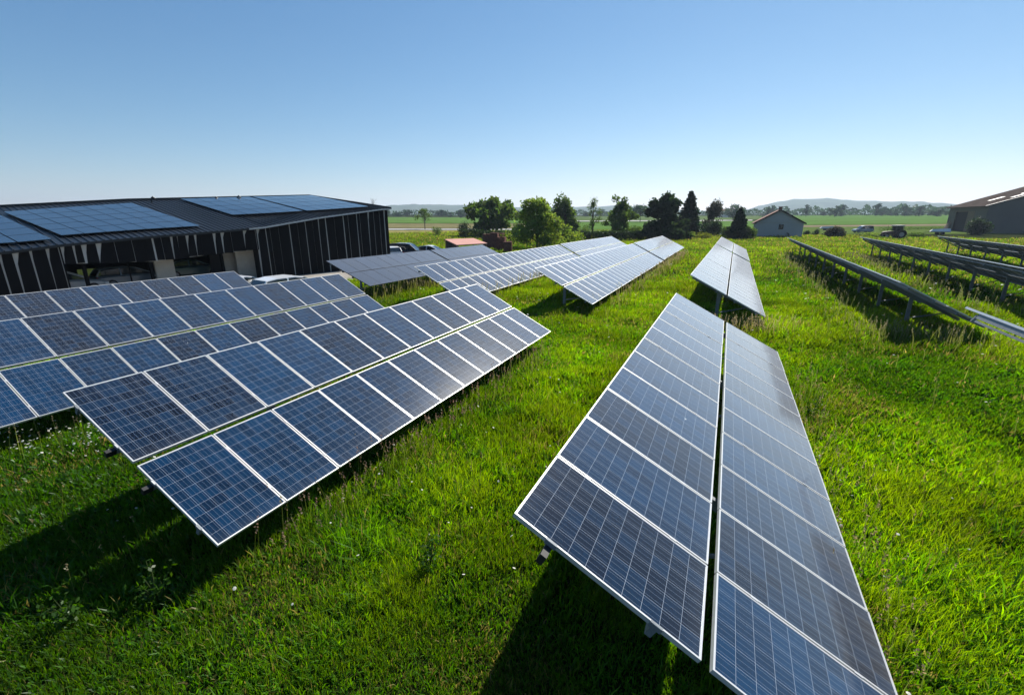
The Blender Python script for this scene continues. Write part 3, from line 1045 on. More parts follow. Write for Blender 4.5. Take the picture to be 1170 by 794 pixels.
def pallet(px, py, rz, layers, label, d=0):
    p = at(px, py, 0)
    r_ = empty("brick_pallet", (p.x, p.y, 0), rz, label, "brick pallet", "pallets of red bricks stacked beside the pink roof")
    b = MB()
    for y in (-.55, 0, .55): b.box((-.6, y - .05, 0), (.6, y + .05, .10))
    for x in (-.5, -.25, 0, .25, .5): b.box((x - .06, -.62, .10), (x + .06, .62, .13))
    b.build("pallet", M['wood'], r_)
    b = MB()
    pr2 = random.Random(px)
    h = .13
    for l in range(layers):
        hh = .23
        for i in range(3):
            for j in range(4):
                x0, y0 = -.6 + i * .4, -.62 + j * .31
                if l == layers - 1 and pr2.random() < .25: continue
                b.box((x0 + .006, y0 + .006, h), (x0 + .394, y0 + .302, h + hh - .012 + pr2.uniform(-.01, .008)))
        h += hh
    b.build("bricks", M['brick'], r_)
lab = ["red brick pallet at the shed side of the brick stacks", "tallest red brick pallet in the middle of the stacks", "red brick pallet in front of the tallest one", "low red brick pallet nearest the pale tables", "red brick pallet at the rear of the stacks under the bushy tree"]
for (px, py, rz, l), lb in zip(((557, 284, .2, 9), (565, 284.5, .3, 10), (573, 287, .25, 8), (580, 289, .4, 6), (572, 282.5, .1, 9)), lab):
    pallet(px, py, rz, l, lb)

# ------------------------------------------------------------------ small gabled house
M['render'] = simple("grey_render", (0.40, 0.39, 0.37), 0.9, noise=0.05, scale=0.4)
M['tile'] = simple("red_roof_tile", (0.22, 0.11, 0.08), 0.8, noise=0.25, scale=3)
hb = at(890, 271.2)
def on_y(px, Y):
    d = ray(px, 250); return d.x / d.y * Y
HY = hb.y
hx0, hx1, hxp = on_y(864, HY), on_y(919.5, HY), on_y(890.5, HY)
hz0 = z_at(864, 254.8, (hx0, HY)); hz1 = z_at(919.5, 254.3, (hx1, HY)); hzp = z_at(890.5, 240.3, (hxp, HY))
hze = (hz0 + hz1) / 2
hs = empty("small_house", (hxp, HY, 0), 0, "small grey gabled house with one window and a red tiled roof", "house")
LH = 9.0
b = MB()
w0, w1 = hx0 - hxp, hx1 - hxp
vs = [(w0, 0, -.3), (w1, 0, -.3), (w1, 0, hze), (0, 0, hzp), (w0, 0, hze)]
vs2 = [(x, LH, z) for x, y, z in vs]
b.add(vs + vs2, [[0, 1, 2, 3, 4], [9, 8, 7, 6, 5], [0, 5, 6, 1], [1, 6, 7, 2], [4, 9, 5, 0]])
b.build("wall", M['render'], hs)
b = MB()
for sgn, we, in ((-1, w0), (1, w1)):
    sl_ = (hzp - hze) / abs(we)
    xe = we + sgn * .55
    ze = hze - sl_ * .55
    b.hexa([(xe, -.45, ze), (0, -.45, hzp), (0, LH + .3, hzp), (xe, LH + .3, ze), (xe, -.45, ze + .22), (0, -.45, hzp + .22), (0, LH + .3, hzp + .22), (xe, LH + .3, ze + .22)] if sgn < 0 else
           [(0, -.45, hzp), (xe, -.45, ze), (xe, LH + .3, ze), (0, LH + .3, hzp), (0, -.45, hzp + .22), (xe, -.45, ze + .22), (xe, LH + .3, ze + .22), (0, LH + .3, hzp + .22)])
rf = b.build("roof", M['tile'], hs)
b = MB(); b.box((-.35, 1.2, hzp - .2), (.35, 1.9, hzp + .75)); b.box((-.42, 1.13, hzp + .75), (.42, 1.97, hzp + .87))
b.build("chimney", M['brick'], rf)
b = MB()
for sgn, we in ((-1, w0), (1, w1)):
    b.bar((we + sgn * .5, -.47, hze - .28), (0, -.47, hzp + .06), .05, .26)
b.build("barge_board", M['dark_wall'], hs)
b = MB(); b.box((w0 + .02, -.06, hze - .12), (w1 - .02, -.003, hze + .05)); b.build("cornice", M['concrete'], hs)
wx = on_y(894, HY) - hxp; wz = z_at(894, 259.5, (hx1, HY))
b = MB(); b.box((wx - .5, -.05, wz - .55), (wx + .5, .02, wz + .6)); wf = b.build("window", M['dark_wall'], hs)
b = MB(); b.box((wx - .4, -.058, wz - .46), (wx + .4, -.051, wz + .5)); b.build("pane", M['glass'], wf)
b = MB(); b.box((wx - .6, -.14, wz - .68), (wx + .6, -.002, wz - .58)); b.build("sill", M['concrete'], wf)

# ------------------------------------------------------------------ barn
M['barn_wall'] = simple("grey_block_wall", (0.13, 0.122, 0.110), 0.9, noise=0.08, scale=0.3)
M['barn_roof'] = simple("brown_fibre_roof", (0.075, 0.060, 0.052), 0.9, noise=0.3, scale=0.8)
M['skylight'] = simple("pale_roof_light", (0.55, 0.52, 0.47), 0.5)
bc = at(1121.5, 267.0)
BY = bc.y
bx0 = bc.x
def on_x(px, X):
    d = ray(px, 250); return d.y / d.x * X
by1 = on_x(1083, bx0)
bze = z_at(1121.5, 235.0, bc)
slope_dx = on_y(1170, BY) - bx0
bz170 = z_at(1170, 222.5, (bx0 + slope_dx, BY))
k_sl = (bz170 - bze) / slope_dx
BW = 20.0
bzp = bze + k_sl * BW / 2 * 1.9
LB = by1 - BY
barn = empty("barn", (bx0, BY, 0), 0, "big grey barn with a wide dark doorway and brown roof with pale strips", "barn")
b = MB()
XP = BW * .95
d0, d1, dh = LB * .30, LB * .80, bze * .80
vs = [(0, 0, -.4), (2 * XP, 0, -.4), (2 * XP, 0, bze), (XP, 0, bze + k_sl * XP), (0, 0, bze)]
b.add(vs, [[0, 1, 2, 3, 4]])
b.add([(x, LB, z) for x, y, z in vs], [[4, 3, 2, 1, 0]])
# long wall with its doorway left open
for y0, y1, z0, z1 in ((0, d0, -.4, bze), (d1, LB, -.4, bze), (d0, d1, dh, bze)):
    b.box((0.0, y0 + .001, z0), (.25, y1 - .001, z1 - .003))
b.add([(2 * XP, 0, -.4), (2 * XP, LB, -.4), (2 * XP, LB, bze), (2 * XP, 0, bze)], [[0, 1, 2, 3]])
b.build("wall", M['barn_wall'], barn)
b = MB(); b.box((-.08, d0 - .25, dh + .02), (-.003, d1 + .25, dh + .22)); b.build("door_rail", M['wood'], barn)
b = MB(); b.box((-.10, d0 - .2, .02), (-.03, d0 + LB * .16, dh)); b.build("sliding_door", M['wood'], barn)
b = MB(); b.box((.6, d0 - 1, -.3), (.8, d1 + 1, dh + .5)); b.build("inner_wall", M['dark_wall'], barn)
b = MB()
OV, th = 1.1, .22
for sgn in (0, 1):
    xe = -OV if sgn == 0 else 2 * XP + OV
    ze = bze - k_sl * OV
    zr = bze + k_sl * XP
    pts = [(xe, -.7, ze), (XP, -.7, zr), (XP, LB + 1.5, zr), (xe, LB + 1.5, ze)]
    if sgn: pts = [pts[1], pts[0], pts[3], pts[2]]
    b.hexa(pts + [(x, y, z + th) for x, y, z in pts])
brf = b.build("roof", M['barn_roof'], barn)
def strip(x0, x1, y0, y1, lift):
    mb = MB()
    z = lambda x: bze + k_sl * x + th + lift
    mb.hexa([(x0, y0, z(x0)), (x1, y0, z(x1)), (x1, y1, z(x1)), (x0, y1, z(x0)), (x0, y0, z(x0) + .03), (x1, y0, z(x1) + .03), (x1, y1, z(x1) + .03), (x0, y1, z(x0) + .03)])
    mb.build("roof_light", M['skylight'], brf)
strip(-1.0, XP * .98, -.66, -.16, .006)
strip(4.2, 7.6, LB * .42, LB * .50, .006)
strip(6.2, 12.5, LB * .14, LB * .20, .006)
strip(9.5, 14.5, LB * .26, LB * .31, .006)
b = MB(); b.tube([(XP - 1.5, LB * .5, bze + k_sl * (XP - 1.5)), (XP - 1.5, LB * .5, bze + k_sl * XP + .9)], [.5, .5], 10); b.build("roof_vent", M['barn_roof'], brf)
# leaning boards by the doorway
for i, (yy, h_) in enumerate(((LB * .86, 3.2), (LB * .9, 3.6), (LB * .95, 3.0))):
    p_ = barn.location
    b = MB(); b.bar((-1.3, 0, 0), (-.06, 0, h_), .9, .08, up=Vector((1, 0, 0)))
    o_ = b.build("leaning_board", M['wood'])
    o_.location = (p_.x, p_.y + yy, 0)
    tag(o_, "weathered board leaning on the barn wall beside the doorway", "board", "boards leaning on the barn")

# ------------------------------------------------------------------ tractor, van, trailers
M['tractor'] = simple("dull_red_paint", (0.07, 0.028, 0.026), 0.6)
def tractor():
    p = at(1021, 272.5)
    r_ = empty("tractor", (p.x, p.y, 0), R(192), "old dark red tractor with a cab standing at the meadow edge", "tractor")
    s_ = 1.15
    def q(b, n, m):
        b.v = [v * s_ for v in b.v]; return b.build(n, m, r_)
    b = MB()
    st = [(0.3, .38, .75, 1.45), (1.2, .36, .75, 1.42), (2.1, .30, .75, 1.3), (2.3, .24, .8, 1.15)]
    for a, c_ in zip(st[:-1], st[1:]):
        b.hexa([(a[0], -a[1], a[2]), (c_[0], -c_[1], c_[2]), (c_[0], c_[1], c_[2]), (a[0], a[1], a[2]), (a[0], -a[1], a[3]), (c_[0], -c_[1], c_[3]), (c_[0], c_[1], c_[3]), (a[0], a[1], a[3])])
    b.box((-1.1, -.35, .6), (.3, .35, 1.1)); q(b, "bonnet", M['tractor'])
    b = MB()
    for x in (-1.0, -.1, .4):
        for y in (-.7, .7): b.bar((x, y, 1.1), (x + (-.1 if x > 0 else 0), y * .95, 2.45), .07, .07)
    q(b, "cab_frame", M['rubber'])
    b = MB(); b.box((-1.15, -.82, 2.45), (.5, .82, 2.62)); q(b, "cab_roof", M['trim'])
    b = MB(); b.box((-.93, -.64, 1.5), (.28, -.63, 2.42)); b.box((-.93, .63, 1.5), (.28, .64, 2.42)); q(b, "window", M['glass'])
    b = MB(); b.tube([(1.5, .2, 1.4), (1.5, .2, 2.5)], [.04, .04], 8); q(b, "exhaust", M['rubber'])
    b = MB(); b.box((-.7, -.3, 1.1), (-.2, .3, 1.5)); b.box((-.8, -.3, 1.4), (-.68, .3, 1.95)); q(b, "seat", M['rubber'])
    for x, rr, wd_ in ((-.75, .8, .42), (1.75, .48, .28)):
        for sd in (-1, 1):
            b = MB()
            b.tube([(x, sd * .78 - wd_ / 2, rr), (x, sd * .78 + wd_ / 2, rr)], [rr, rr], 20)
            w_ = q(b, "wheel", M['tyre'])
            b = MB(); b.tube([(x, sd * .78 - wd_ / 2 - .02, rr), (x, sd * .78 + wd_ / 2 + .02, rr)], [rr * .55, rr * .55], 16)
            b.v = [v * s_ for v in b.v]; b.build("rim", M['rim'], w_)
    for sd in (-1, 1):
        b = MB()
        for k in range(6):
            t0, t1 = math.pi * k / 6, math.pi * (k + 1) / 6
            b.bar((-.75 + .92 * math.cos(t0), sd * .78, .8 + .92 * math.sin(t0)), (-.75 + .92 * math.cos(t1), sd * .78, .8 + .92 * math.sin(t1)), .48, .04)
        q(b, "fender", M['tractor'])
tractor()
p = at(985, 266.2); vn = car("blue-grey van parked behind the meadow by the dirt lane", (p.x, p.y, 0), R(200), (0.16, 0.20, 0.25), 'suv', 1.25); vn.name = "parked_van"; vn["category"] = "van"

M['tarp'] = simple("white_tarpaulin", (0.72, 0.71, 0.69), 0.7, noise=0.1, scale=2)
def heap(name, label, cat, px, py, w_, h_, mat, seed):
    p = at(px, py)
    r2 = np.random.default_rng(seed)
    vs, fs = [], []
    nr, ns = 7, 18
    for i in range(nr):
        t = i / (nr - 1)
        for k in range(ns):
            a = 2 * math.pi * k / ns
            rr = w_ * (1 - t ** 1.6 * .85) * (1 + .25 * (vnoise(np.array([k % ns * 1.1 + seed]), np.array([i * .9]), 1.3)[0] - .5))
            vs.append((rr * math.cos(a), rr * .6 * math.sin(a), h_ * t * (1 + .2 * (r2.random() - .5))))
    for i in range(nr - 1):
        for k in range(ns):
            fs.append([i * ns + k, i * ns + (k + 1) % ns, (i + 1) * ns + (k + 1) % ns, (i + 1) * ns + k])
    fs.append([(nr - 1) * ns + k for k in range(ns)])
    o = obj(name, vs, fs, mat)
    o.location = (p.x, p.y, -.05)
    return tag(o, label, cat)
heap("tarp_heap", "small white sheet-covered heap between dark shrubs at the end of the middle row", "heap", 825, 270, .9, 1.3, M['tarp'], 3)
def trailer(label, px, py, rz, col):
    p = at(px, py)
    r_ = empty("farm_trailer", (p.x, p.y, 0), rz, label, "trailer")
    b = MB(); b.box((-2.2, -.95, .75), (2.2, .95, .9)); b.bar((2.2, 0, .75), (3.5, 0, .6), .12, .12); b.build("chassis", M['dark_wall'], r_)
    b = MB()
    b.hexa([(-2.2, -.95, .903), (2.2, -.95, .903), (2.2, .95, .903), (-2.2, .95, .903), (-2.0, -.5, 1.75), (1.7, -.6, 1.5), (1.7, .6, 1.55), (-2.0, .5, 1.8)]); b.build("load", col, r_)
    for x in (-.6, .5):
        for sd in (-1, 1):
            b = MB(); b.tube([(x, sd * .85 - .12, .42), (x, sd * .85 + .12, .42)], [.42, .42], 16); b.build("wheel", M['tyre'], r_)
trailer("trailer with a white sheeted load beside the barn", 1073, 268.5, R(170), M['tarp'])
trailer("pale loaded trailer mostly hidden behind a round bush", 944, 264.0, R(185), M['skylight'])

# ------------------------------------------------------------------ trees
M['leaf'] = leaf_mat("tree_leaves", 0.56, 0.015)
M['bark'] = simple("bark", (0.075, 0.058, 0.045), 0.9, noise=0.3, scale=6, bump=0.5)
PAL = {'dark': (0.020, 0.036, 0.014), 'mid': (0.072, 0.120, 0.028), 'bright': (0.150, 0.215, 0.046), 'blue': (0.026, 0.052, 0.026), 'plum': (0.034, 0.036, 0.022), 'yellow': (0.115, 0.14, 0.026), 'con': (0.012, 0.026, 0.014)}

def leaf_quads(P, size, r2, flat=0.0, ar=0.6):
    "diamond leaf clumps at points P, random orientation"
    n = len(P)
    d = r2.normal(size=(n, 3)); d[:, 2] *= (1 - flat)
    d /= np.linalg.norm(d, axis=1)[:, None]
    e = r2.normal(size=(n, 3))
    e -= d * (e * d).sum(1)[:, None]
    e /= np.linalg.norm(e, axis=1)[:, None]
    s_ = size * r2.uniform(.6, 1.4, n)[:, None]
    V = np.stack([P - d * s_, P + e * s_ * ar, P + d * s_, P - e * s_ * ar], 1).reshape(-1, 3)
    idx = np.arange(4 * n)
    return V, idx, np.full(n, 4)

def crown_mesh(name, P, size, col, r2, parent, var=.35, flat=0.0, mat='leaf'):
    V, idx, lt_ = leaf_quads(P, size, r2, flat)
    c_ = np.array(col)[None, :] * r2.uniform(1 - var, 1 + var, (len(P), 1))
    c_ = c_ * (1 + r2.normal(scale=.06, size=(len(P), 3)))
    return np_mesh(name, V, idx, lt_, M[mat], np.repeat(np.clip(c_, .003, 1), 4, 0), parent)

def blob_points(blobs, n, r2, shell=.55):
    vol = np.array([b_[3] * b_[4] * b_[5] for b_ in blobs]) ** .75
    pick = r2.choice(len(blobs), n, p=vol / vol.sum())
    B = np.array(blobs)[pick]
    d = r2.normal(size=(n, 3)); d /= np.linalg.norm(d, axis=1)[:, None]
    rr = (shell + (1.12 - shell) * r2.random(n) ** .8) * np.where(r2.random(n) < .12, r2.uniform(1.0, 1.35, n), 1)
    rr *= 1 + .25 * np.sin(d[:, 0] * 7 + B[:, 0] * 3) * np.sin(d[:, 1] * 6 + B[:, 1]) * np.sin(d[:, 2] * 8)
    return B[:, :3] + d * B[:, 3:6] * rr[:, None]

def make_tree(name, label, loc, H, Rw, style='round', pal='mid', n=2600, leaf=None, seed=0, group=None, cat="tree", clear=.12):
    r2 = np.random.default_rng(seed + 100)
    root = empty(name, loc, 0, label, cat, group)
    leaf = leaf or max(.14, Rw * .075)
    tr = MB()
    if style == 'conifer':
        tr.tube([(0, 0, -.3), (0, 0, H * .5), (0, 0, H * .98)], [H * .018, H * .012, H * .002], 7)
        pts = []
        nl = 20
        for i in range(nl):
            z = H * (.06 + .92 * (i / nl) ** .92)
            ln = Rw * (1 - z / H) ** 1.05 * (1 + .25 * (r2.random() - .5)) + .1
            nb = max(5, int(11 * (1 - z / H) + 5))
            for k in range(nb):
                a = 2 * math.pi * (k + r2.random()) / nb
                l_ = ln * r2.uniform(.7, 1.15)
                m_ = max(8, int(2.2 * n / nl / nb * (l_ / Rw + .15)))
                t = r2.random(m_) ** .7
                droop = -.28 * l_ * t + .12 * l_ * t ** 3
                w_ = .16 * l_ * (1 - t) + .05
                x = math.cos(a) * l_ * t + r2.normal(size=m_) * w_
                y = math.sin(a) * l_ * t + r2.normal(size=m_) * w_
                pts.append(np.stack([x, y, z + droop + r2.normal(size=m_) * .06 * H / nl * 2], 1))
        P = np.concatenate(pts)
        crown_mesh("crown", P, leaf, PAL[pal], r2, root, .3, flat=.5)
    else:
        blobs = []
        if style == 'bush':
            nb = 9
            for k in range(nb):
                a = r2.uniform(0, 2 * math.pi); q = r2.random() ** .5 * .62
                blobs.append((math.cos(a) * Rw * q, math.sin(a) * Rw * q, H * r2.uniform(.28, .62) * (1 - .3 * q), Rw * r2.uniform(.28, .5), Rw * r2.uniform(.28, .5), H * r2.uniform(.22, .38)))
        elif style == 'sparse':
            for k in range(14):
                zf = r2.uniform(.18, .92)
                a = r2.uniform(0, 2 * math.pi); q = r2.uniform(.1, .8) * (1 - max(0, zf - .45) * 1.3)
                s_ = Rw * r2.uniform(.16, .34)
                blobs.append((math.cos(a) * Rw * q, math.sin(a) * Rw * q, H * zf, s_, s_, s_ * r2.uniform(.9, 1.6)))
        elif style == 'willow':
            for k in range(16):
                zf = r2.uniform(.10, .86)
                a = r2.uniform(0, 2 * math.pi); q = r2.uniform(.05, .78) * (1 - max(0, zf - .4) * 1.2)
                s_ = Rw * r2.uniform(.22, .36)
                blobs.append((math.cos(a) * Rw * q, math.sin(a) * Rw * q, H * zf, s_, s_, H * r2.uniform(.10, .17)))
        elif style == 'dome':
            for k in range(44):
                zf = r2.uniform(.05, .9)
                a = r2.uniform(0, 2 * math.pi)
                wq = (1 - zf ** 1.7) ** .75
                q = r2.uniform(.15, .98) * wq
                s_ = Rw * r2.uniform(.11, .25) * (.6 + .4 * wq)
                blobs.append((math.cos(a) * Rw * q, math.sin(a) * Rw * q, H * zf, s_, s_, min(s_ * r2.uniform(.7, 1.1), H * .15)))
            blobs.append((Rw * .05, 0, H * .9, Rw * .16, Rw * .16, H * .1))
        else:
            for k in range(32):
                zf = r2.uniform(clear + .12, .9)
                a = r2.uniform(0, 2 * math.pi)
                wq = math.sin(math.pi * min(1, max(.02, (zf - clear) / (1.02 - clear))) ** .8)
                q = r2.uniform(.15, .9) * wq
                s_ = Rw * r2.uniform(.14, .27)
                blobs.append((math.cos(a) * Rw * q, math.sin(a) * Rw * q, H * zf, s_, s_, min(s_ * r2.uniform(.7, 1.0), H * .14)))
        if style != 'bush':
            top = H * .88
            tr.tube([(0, 0, -.3), (r2.normal() * .1, r2.normal() * .1, H * .3), (r2.normal() * .2, r2.normal() * .2, H * .6), (r2.normal() * .2, r2.normal() * .2, top)], [H * .022, H * .017, H * .010, H * .003], 8)
        else:
            tr.tube([(0, 0, -.2), (0, 0, H * .5)], [H * .03, H * .012], 6)
        for b_ in blobs[:18]:
            z0 = max(H * .12, b_[2] * .55)
            mid = Vector((b_[0] * .45, b_[1] * .45, (z0 + b_[2]) / 2 + .05 * H))
            tr.tube([(0, 0, z0), mid, (b_[0], b_[1], b_[2])], [H * .009, H * .006, H * .002], 5)
        if style != 'bare':
            n = int(n * 1.7); leaf *= .78
            P = blob_points(blobs, n, r2, .35 if style in ('sparse', 'willow') else .5)
            if style == 'sparse':       # twigs reaching out of the crown top
                for k in range(7):
                    a = r2.uniform(0, 6.28); q = r2.uniform(0, .45) * Rw
                    z0, z1 = H * r2.uniform(.6, .8), H * r2.uniform(.88, 1.03)
                    tr.tube([(math.cos(a) * q * .5, math.sin(a) * q * .5, z0), (math.cos(a) * q, math.sin(a) * q, z1)], [H * .004, H * .0015], 4)
                    t = r2.random(18)
                    P = np.concatenate([P, np.stack([math.cos(a) * q * (.5 + .5 * t), math.sin(a) * q * (.5 + .5 * t), z0 + (z1 - z0) * t], 1) + r2.normal(scale=Rw * .035, size=(18, 3))])
            P[:, 2] = np.maximum(P[:, 2], .05)
            # clumps differ in tone
            tone = .75 + .5 * vnoise(P[:, 0] + seed * 13, P[:, 2] + P[:, 1] * .7 + seed * 7, Rw * .3)
            V, idx, lt_ = leaf_quads(P, leaf, r2)
            c_ = np.array(PAL[pal])[None, :] * (r2.uniform(.7, 1.3, (len(P), 1)) * tone[:, None]) * (1 + r2.normal(scale=.07, size=(len(P), 3)))
            np_mesh("crown", V, idx, lt_, M['leaf'], np.repeat(np.clip(c_, .003, 1), 4, 0), root)
    tr.build("trunk", M['bark'], root)
    return root

def bare_tree(label, loc, H, Rw, seed):
    r2 = random.Random(seed)
    root = empty("bare_tree", loc, 0, label, "tree")
    t = MB()
    t.tube([(0, 0, -.3), (.1, 0, H * .35), (0, .1, H * .55)], [H * .02, H * .015, H * .010], 7)
    t.build("trunk", M['bark'], root)
    c = MB()
    def grow(p, d, l, r_, dep):
        q = p + d * l
        c.tube([p, p + d * l * .5 + Vector((r2.uniform(-.1, .1), r2.uniform(-.1, .1), .02)) * l, q], [r_, r_ * .8, r_ * .55], 5)
        if dep > 0:
            for k in range(3):
                nd = (d + Vector((r2.uniform(-.7, .7), r2.uniform(-.7, .7), r2.uniform(-.1, .5)))).normalized()
                grow(q, nd, l * r2.uniform(.6, .8), r_ * .55, dep - 1)
    for k in range(6):
        a = k * 1.05 + r2.random()
        grow(Vector((0, 0, H * r2.uniform(.35, .55))), Vector((math.cos(a) * .8, math.sin(a) * .8, 1)).normalized(), H * .2, H * .008, 3)
    c.build("crown", M['bark'], root)

def tree_px(name, label, px, base, top, wpx, style='round', pal='mid', dist=None, **kw):
    if dist is None:
        p = at(px, base)
        dist = math.hypot(p.x, p.y)
    p = at_depth(px, dist)
    z = tz(p.x, p.y)
    H = z_at(px, top, p) - z
    d = ray(px, 250); dl = Vector((d.x, d.y, 0)).length
    if style == 'dome': kw.setdefault('clear', 0.0)
    Rw = wpx / 2 / F * dist / dl * {'dome': 1.22, 'round': 1.28, 'willow': 1.28, 'sparse': 1.4, 'conifer': 1.3, 'bush': 1.12}[style]
    return make_tree(name, label, (p.x, p.y, z - .02), H, Rw, style, pal, **kw)

T = tree_px
T("broadleaf_tree", "small lone tree with a thin trunk beside the far road, behind the white cars", 485, 262.5, 237.5, 18, 'round', 'mid', n=700, seed=1, clear=.3)
T("round_bush", "small round dark bush on the dry grass in front of the far road", 499, 269.5, 256, 13, 'bush', 'mid', n=600, seed=2)
T("round_bush", "dark green bushy tree at the left end of the clipped hedge", 529, 266, 248, 17, 'bush', 'dark', n=900, seed=3)
T("broadleaf_tree", "big dark spreading tree behind the brick stacks", 567, 270, 222.5, 56, 'round', 'mid', n=3800, seed=4, clear=.03)
T("willow_tree", "light green bushy tree with yellowish shoots beside the brick stacks", 614, 284, 226.5, 76, 'dome', 'bright', n=6500, seed=5, leaf=.24)
T("conifer_tree", "thin dark conifer spire rising behind the light green bushy tree", 622.5, 270, 230, 9, 'conifer', 'con', n=900, seed=6, leaf=.25)
T("broadleaf_tree", "ragged tree with twiggy open top right beside the light green bushy one", 646, 271, 228, 36, 'sparse', 'mid', n=1700, seed=7)
T("slender_tree", "slender sparse young tree with a bare leader standing alone", 678, 269, 225, 18, 'sparse', 'mid', n=650, seed=8)
T("broadleaf_tree", "bushy tree with drooping dark base behind the far table end", 707, 273, 221, 36, 'round', 'mid', n=3600, clear=-.05, seed=9, leaf=.3)
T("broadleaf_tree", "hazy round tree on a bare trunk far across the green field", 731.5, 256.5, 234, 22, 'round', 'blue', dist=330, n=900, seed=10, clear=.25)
T("broadleaf_tree", "largest very dark dense tree beside the tall conifer", 759, 274, 220.5, 54, 'dome', 'dark', n=7000, seed=11)
T("conifer_tree", "tall dark pointed conifer, the highest tree of the row", 787, 272, 216, 36, 'conifer', 'con', n=6500, seed=12, leaf=.34)
T("pine_tree", "dusky tree with a flattened top above a dense bush", 815, 268, 232.5, 24, 'sparse', 'plum', n=1900, seed=13)
T("round_bush", "dense dark bush under the dusky flat-topped tree", 814, 271, 247, 25, 'bush', 'dark', n=1600, seed=14)
T("round_bush", "low light green shrub at the foot of the tall conifer", 791, 273, 262, 14, 'bush', 'bright', n=800, seed=15)
T("round_bush", "low spreading shrub between the tall conifer and the white heap", 804, 273.5, 264, 20, 'bush', 'yellow', n=900, seed=16)
T("round_bush", "dark shrub squeezed behind the low light green shrubs", 796, 270, 256, 12, 'bush', 'dark', n=700, seed=17)
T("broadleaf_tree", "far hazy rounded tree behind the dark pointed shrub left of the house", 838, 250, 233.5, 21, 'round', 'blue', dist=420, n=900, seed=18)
T("conifer_tree", "dark pointed shrub-like conifer close to the gabled house", 845, 273.5, 236, 27, 'conifer', 'dark', n=4200, seed=19, leaf=.34)
T("round_bush", "dark bush hugging the left corner of the gabled house", 860, 273.5, 255, 16, 'bush', 'mid', n=1200, seed=20)
T("round_bush", "small dark climbing shrub beside the house window", 902, 271.3, 262, 8, 'bush', 'dark', n=500, seed=21)
T("round_bush", "wide dark bush between the house and the van", 957, 271.5, 257.5, 27, 'bush', 'plum', n=2200, seed=22)
T("round_bush", "small clipped dark bush just past the house, first of a pair", 924, 269, 261.5, 8, 'bush', 'dark', n=500, seed=23)
T("round_bush", "small clipped dark bush just past the house, nearer the wide bush", 935, 269.5, 261, 9, 'bush', 'dark', n=500, seed=24)
T("round_bush", "big dark rounded bush in front of the barn wall", 1117, 269, 247.5, 26, 'bush', 'dark', n=3000, seed=25)
T("round_bush", "pale green weedy bush beside the tractor", 1001, 272, 262.5, 17, 'bush', 'bright', n=800, seed=26)
T("round_bush", "low green bush between the tractor and the sheeted trailer", 1050, 272.5, 264, 18, 'bush', 'mid', n=900, seed=27)
T("broadleaf_tree", "yellow-green tree crown peeping over the roof at the picture edge", 9, 300, 232.8, 13, 'round', 'bright', dist=120, n=900, seed=28)
T("broadleaf_tree", "yellow-green tree crown second from the picture edge above the roof", 28, 300, 232, 15, 'round', 'yellow', dist=125, n=900, seed=29)
p = at_depth(424, 95); bare_tree("leafless tree whose twigs show above the end of the black building", (p.x, p.y, 0), z_at(424, 224.5, p), 4, 4)
p = at_depth(83, 100); bare_tree("leafless tree whose faint twigs show above the roof panels", (p.x, p.y, 0), z_at(83, 228, p), 4, 9)

for k_, (lb, px, b_, tp, w_, pl_) in enumerate((("low green shrub under the ragged tree with the twiggy top", 652, 271.5, 253, 26, 'mid'),
        ("low pale shrub between the slender young tree and the drooping bushy tree", 689, 272, 258, 20, 'bright'),
        ("low dark shrub at the foot of the slender young tree", 669, 272, 257, 18, 'mid'),
        ("mid green shrub between the drooping bushy tree and the largest dark tree", 729, 272.5, 254, 24, 'mid'),
        ("dark shrub filling the gap between the spreading tree and the light green bushy tree", 590, 276, 250, 22, 'mid'),
        ("dark shrub just behind the white heap", 828, 271, 256, 12, 'mid'))):
    T("round_bush", lb, px, b_, tp, w_, 'bush', pl_, n=1000, seed=300 + k_)
# clipped and rough hedges
def hedge(label, px0, b0, px1, b1, top0, pal, seed, thick=1.2, n=2600):
    a, c = at(px0, b0), at(px1, b1)
    h = z_at((px0 + px1) / 2, top0, (a + c) / 2)
    r2 = np.random.default_rng(seed)
    root = empty("hedge", ((a + c) / 2).to_tuple(), 0, label, "hedge")
    d = (c - a); Ln = d.length; d.normalize(); nn = Vector((-d.y, d.x, 0))
    u = r2.uniform(-.5, .5, n) * Ln
    ww = r2.uniform(-1, 1, n) * thick * .5
    hh = h * (1 + .22 * (vnoise(u + 50, u * 0 + seed, 1.7) - .5))
    z = hh * r2.random(n) ** .6
    P = np.stack([d.x * u + nn.x * ww, d.y * u + nn.y * ww, z], 1)
    crown_mesh("foliage", P, max(.16, h * .10), PAL[pal], r2, root, .4)
    b = MB()
    for k in range(int(Ln / 2.0) + 1):
        q = d * (-Ln / 2 + k * 2.0)
        b.tube([q, q + Vector((0, 0, h * .7))], [.05, .02], 5)
    b.build("stem", M['bark'], root)
hedge("dark clipped hedge below the big spreading tree", 526, 272, 600, 277, 263.5, 'dark', 31, 1.6, 3200)
hedge("long dark hedge line behind the far ends of the pale tables", 640, 276, 752, 275, 265, 'dark', 32, 2.0, 5200)
hedge("thin straight hedge line along the far edge of the ploughed field", 430, 257.2, 560, 257.8, 254.5, 'dark', 33, 2.0, 2000)
hedge("low rough hedge along the dirt lane behind the tractor", 1005, 264.5, 1085, 263.5, 259.5, 'mid', 34, 1.6, 2200)
hedge("broken hedge between the lane and the green field, behind the van", 925, 258.6, 1080, 258.2, 255.2, 'mid', 35, 2.2, 2200)

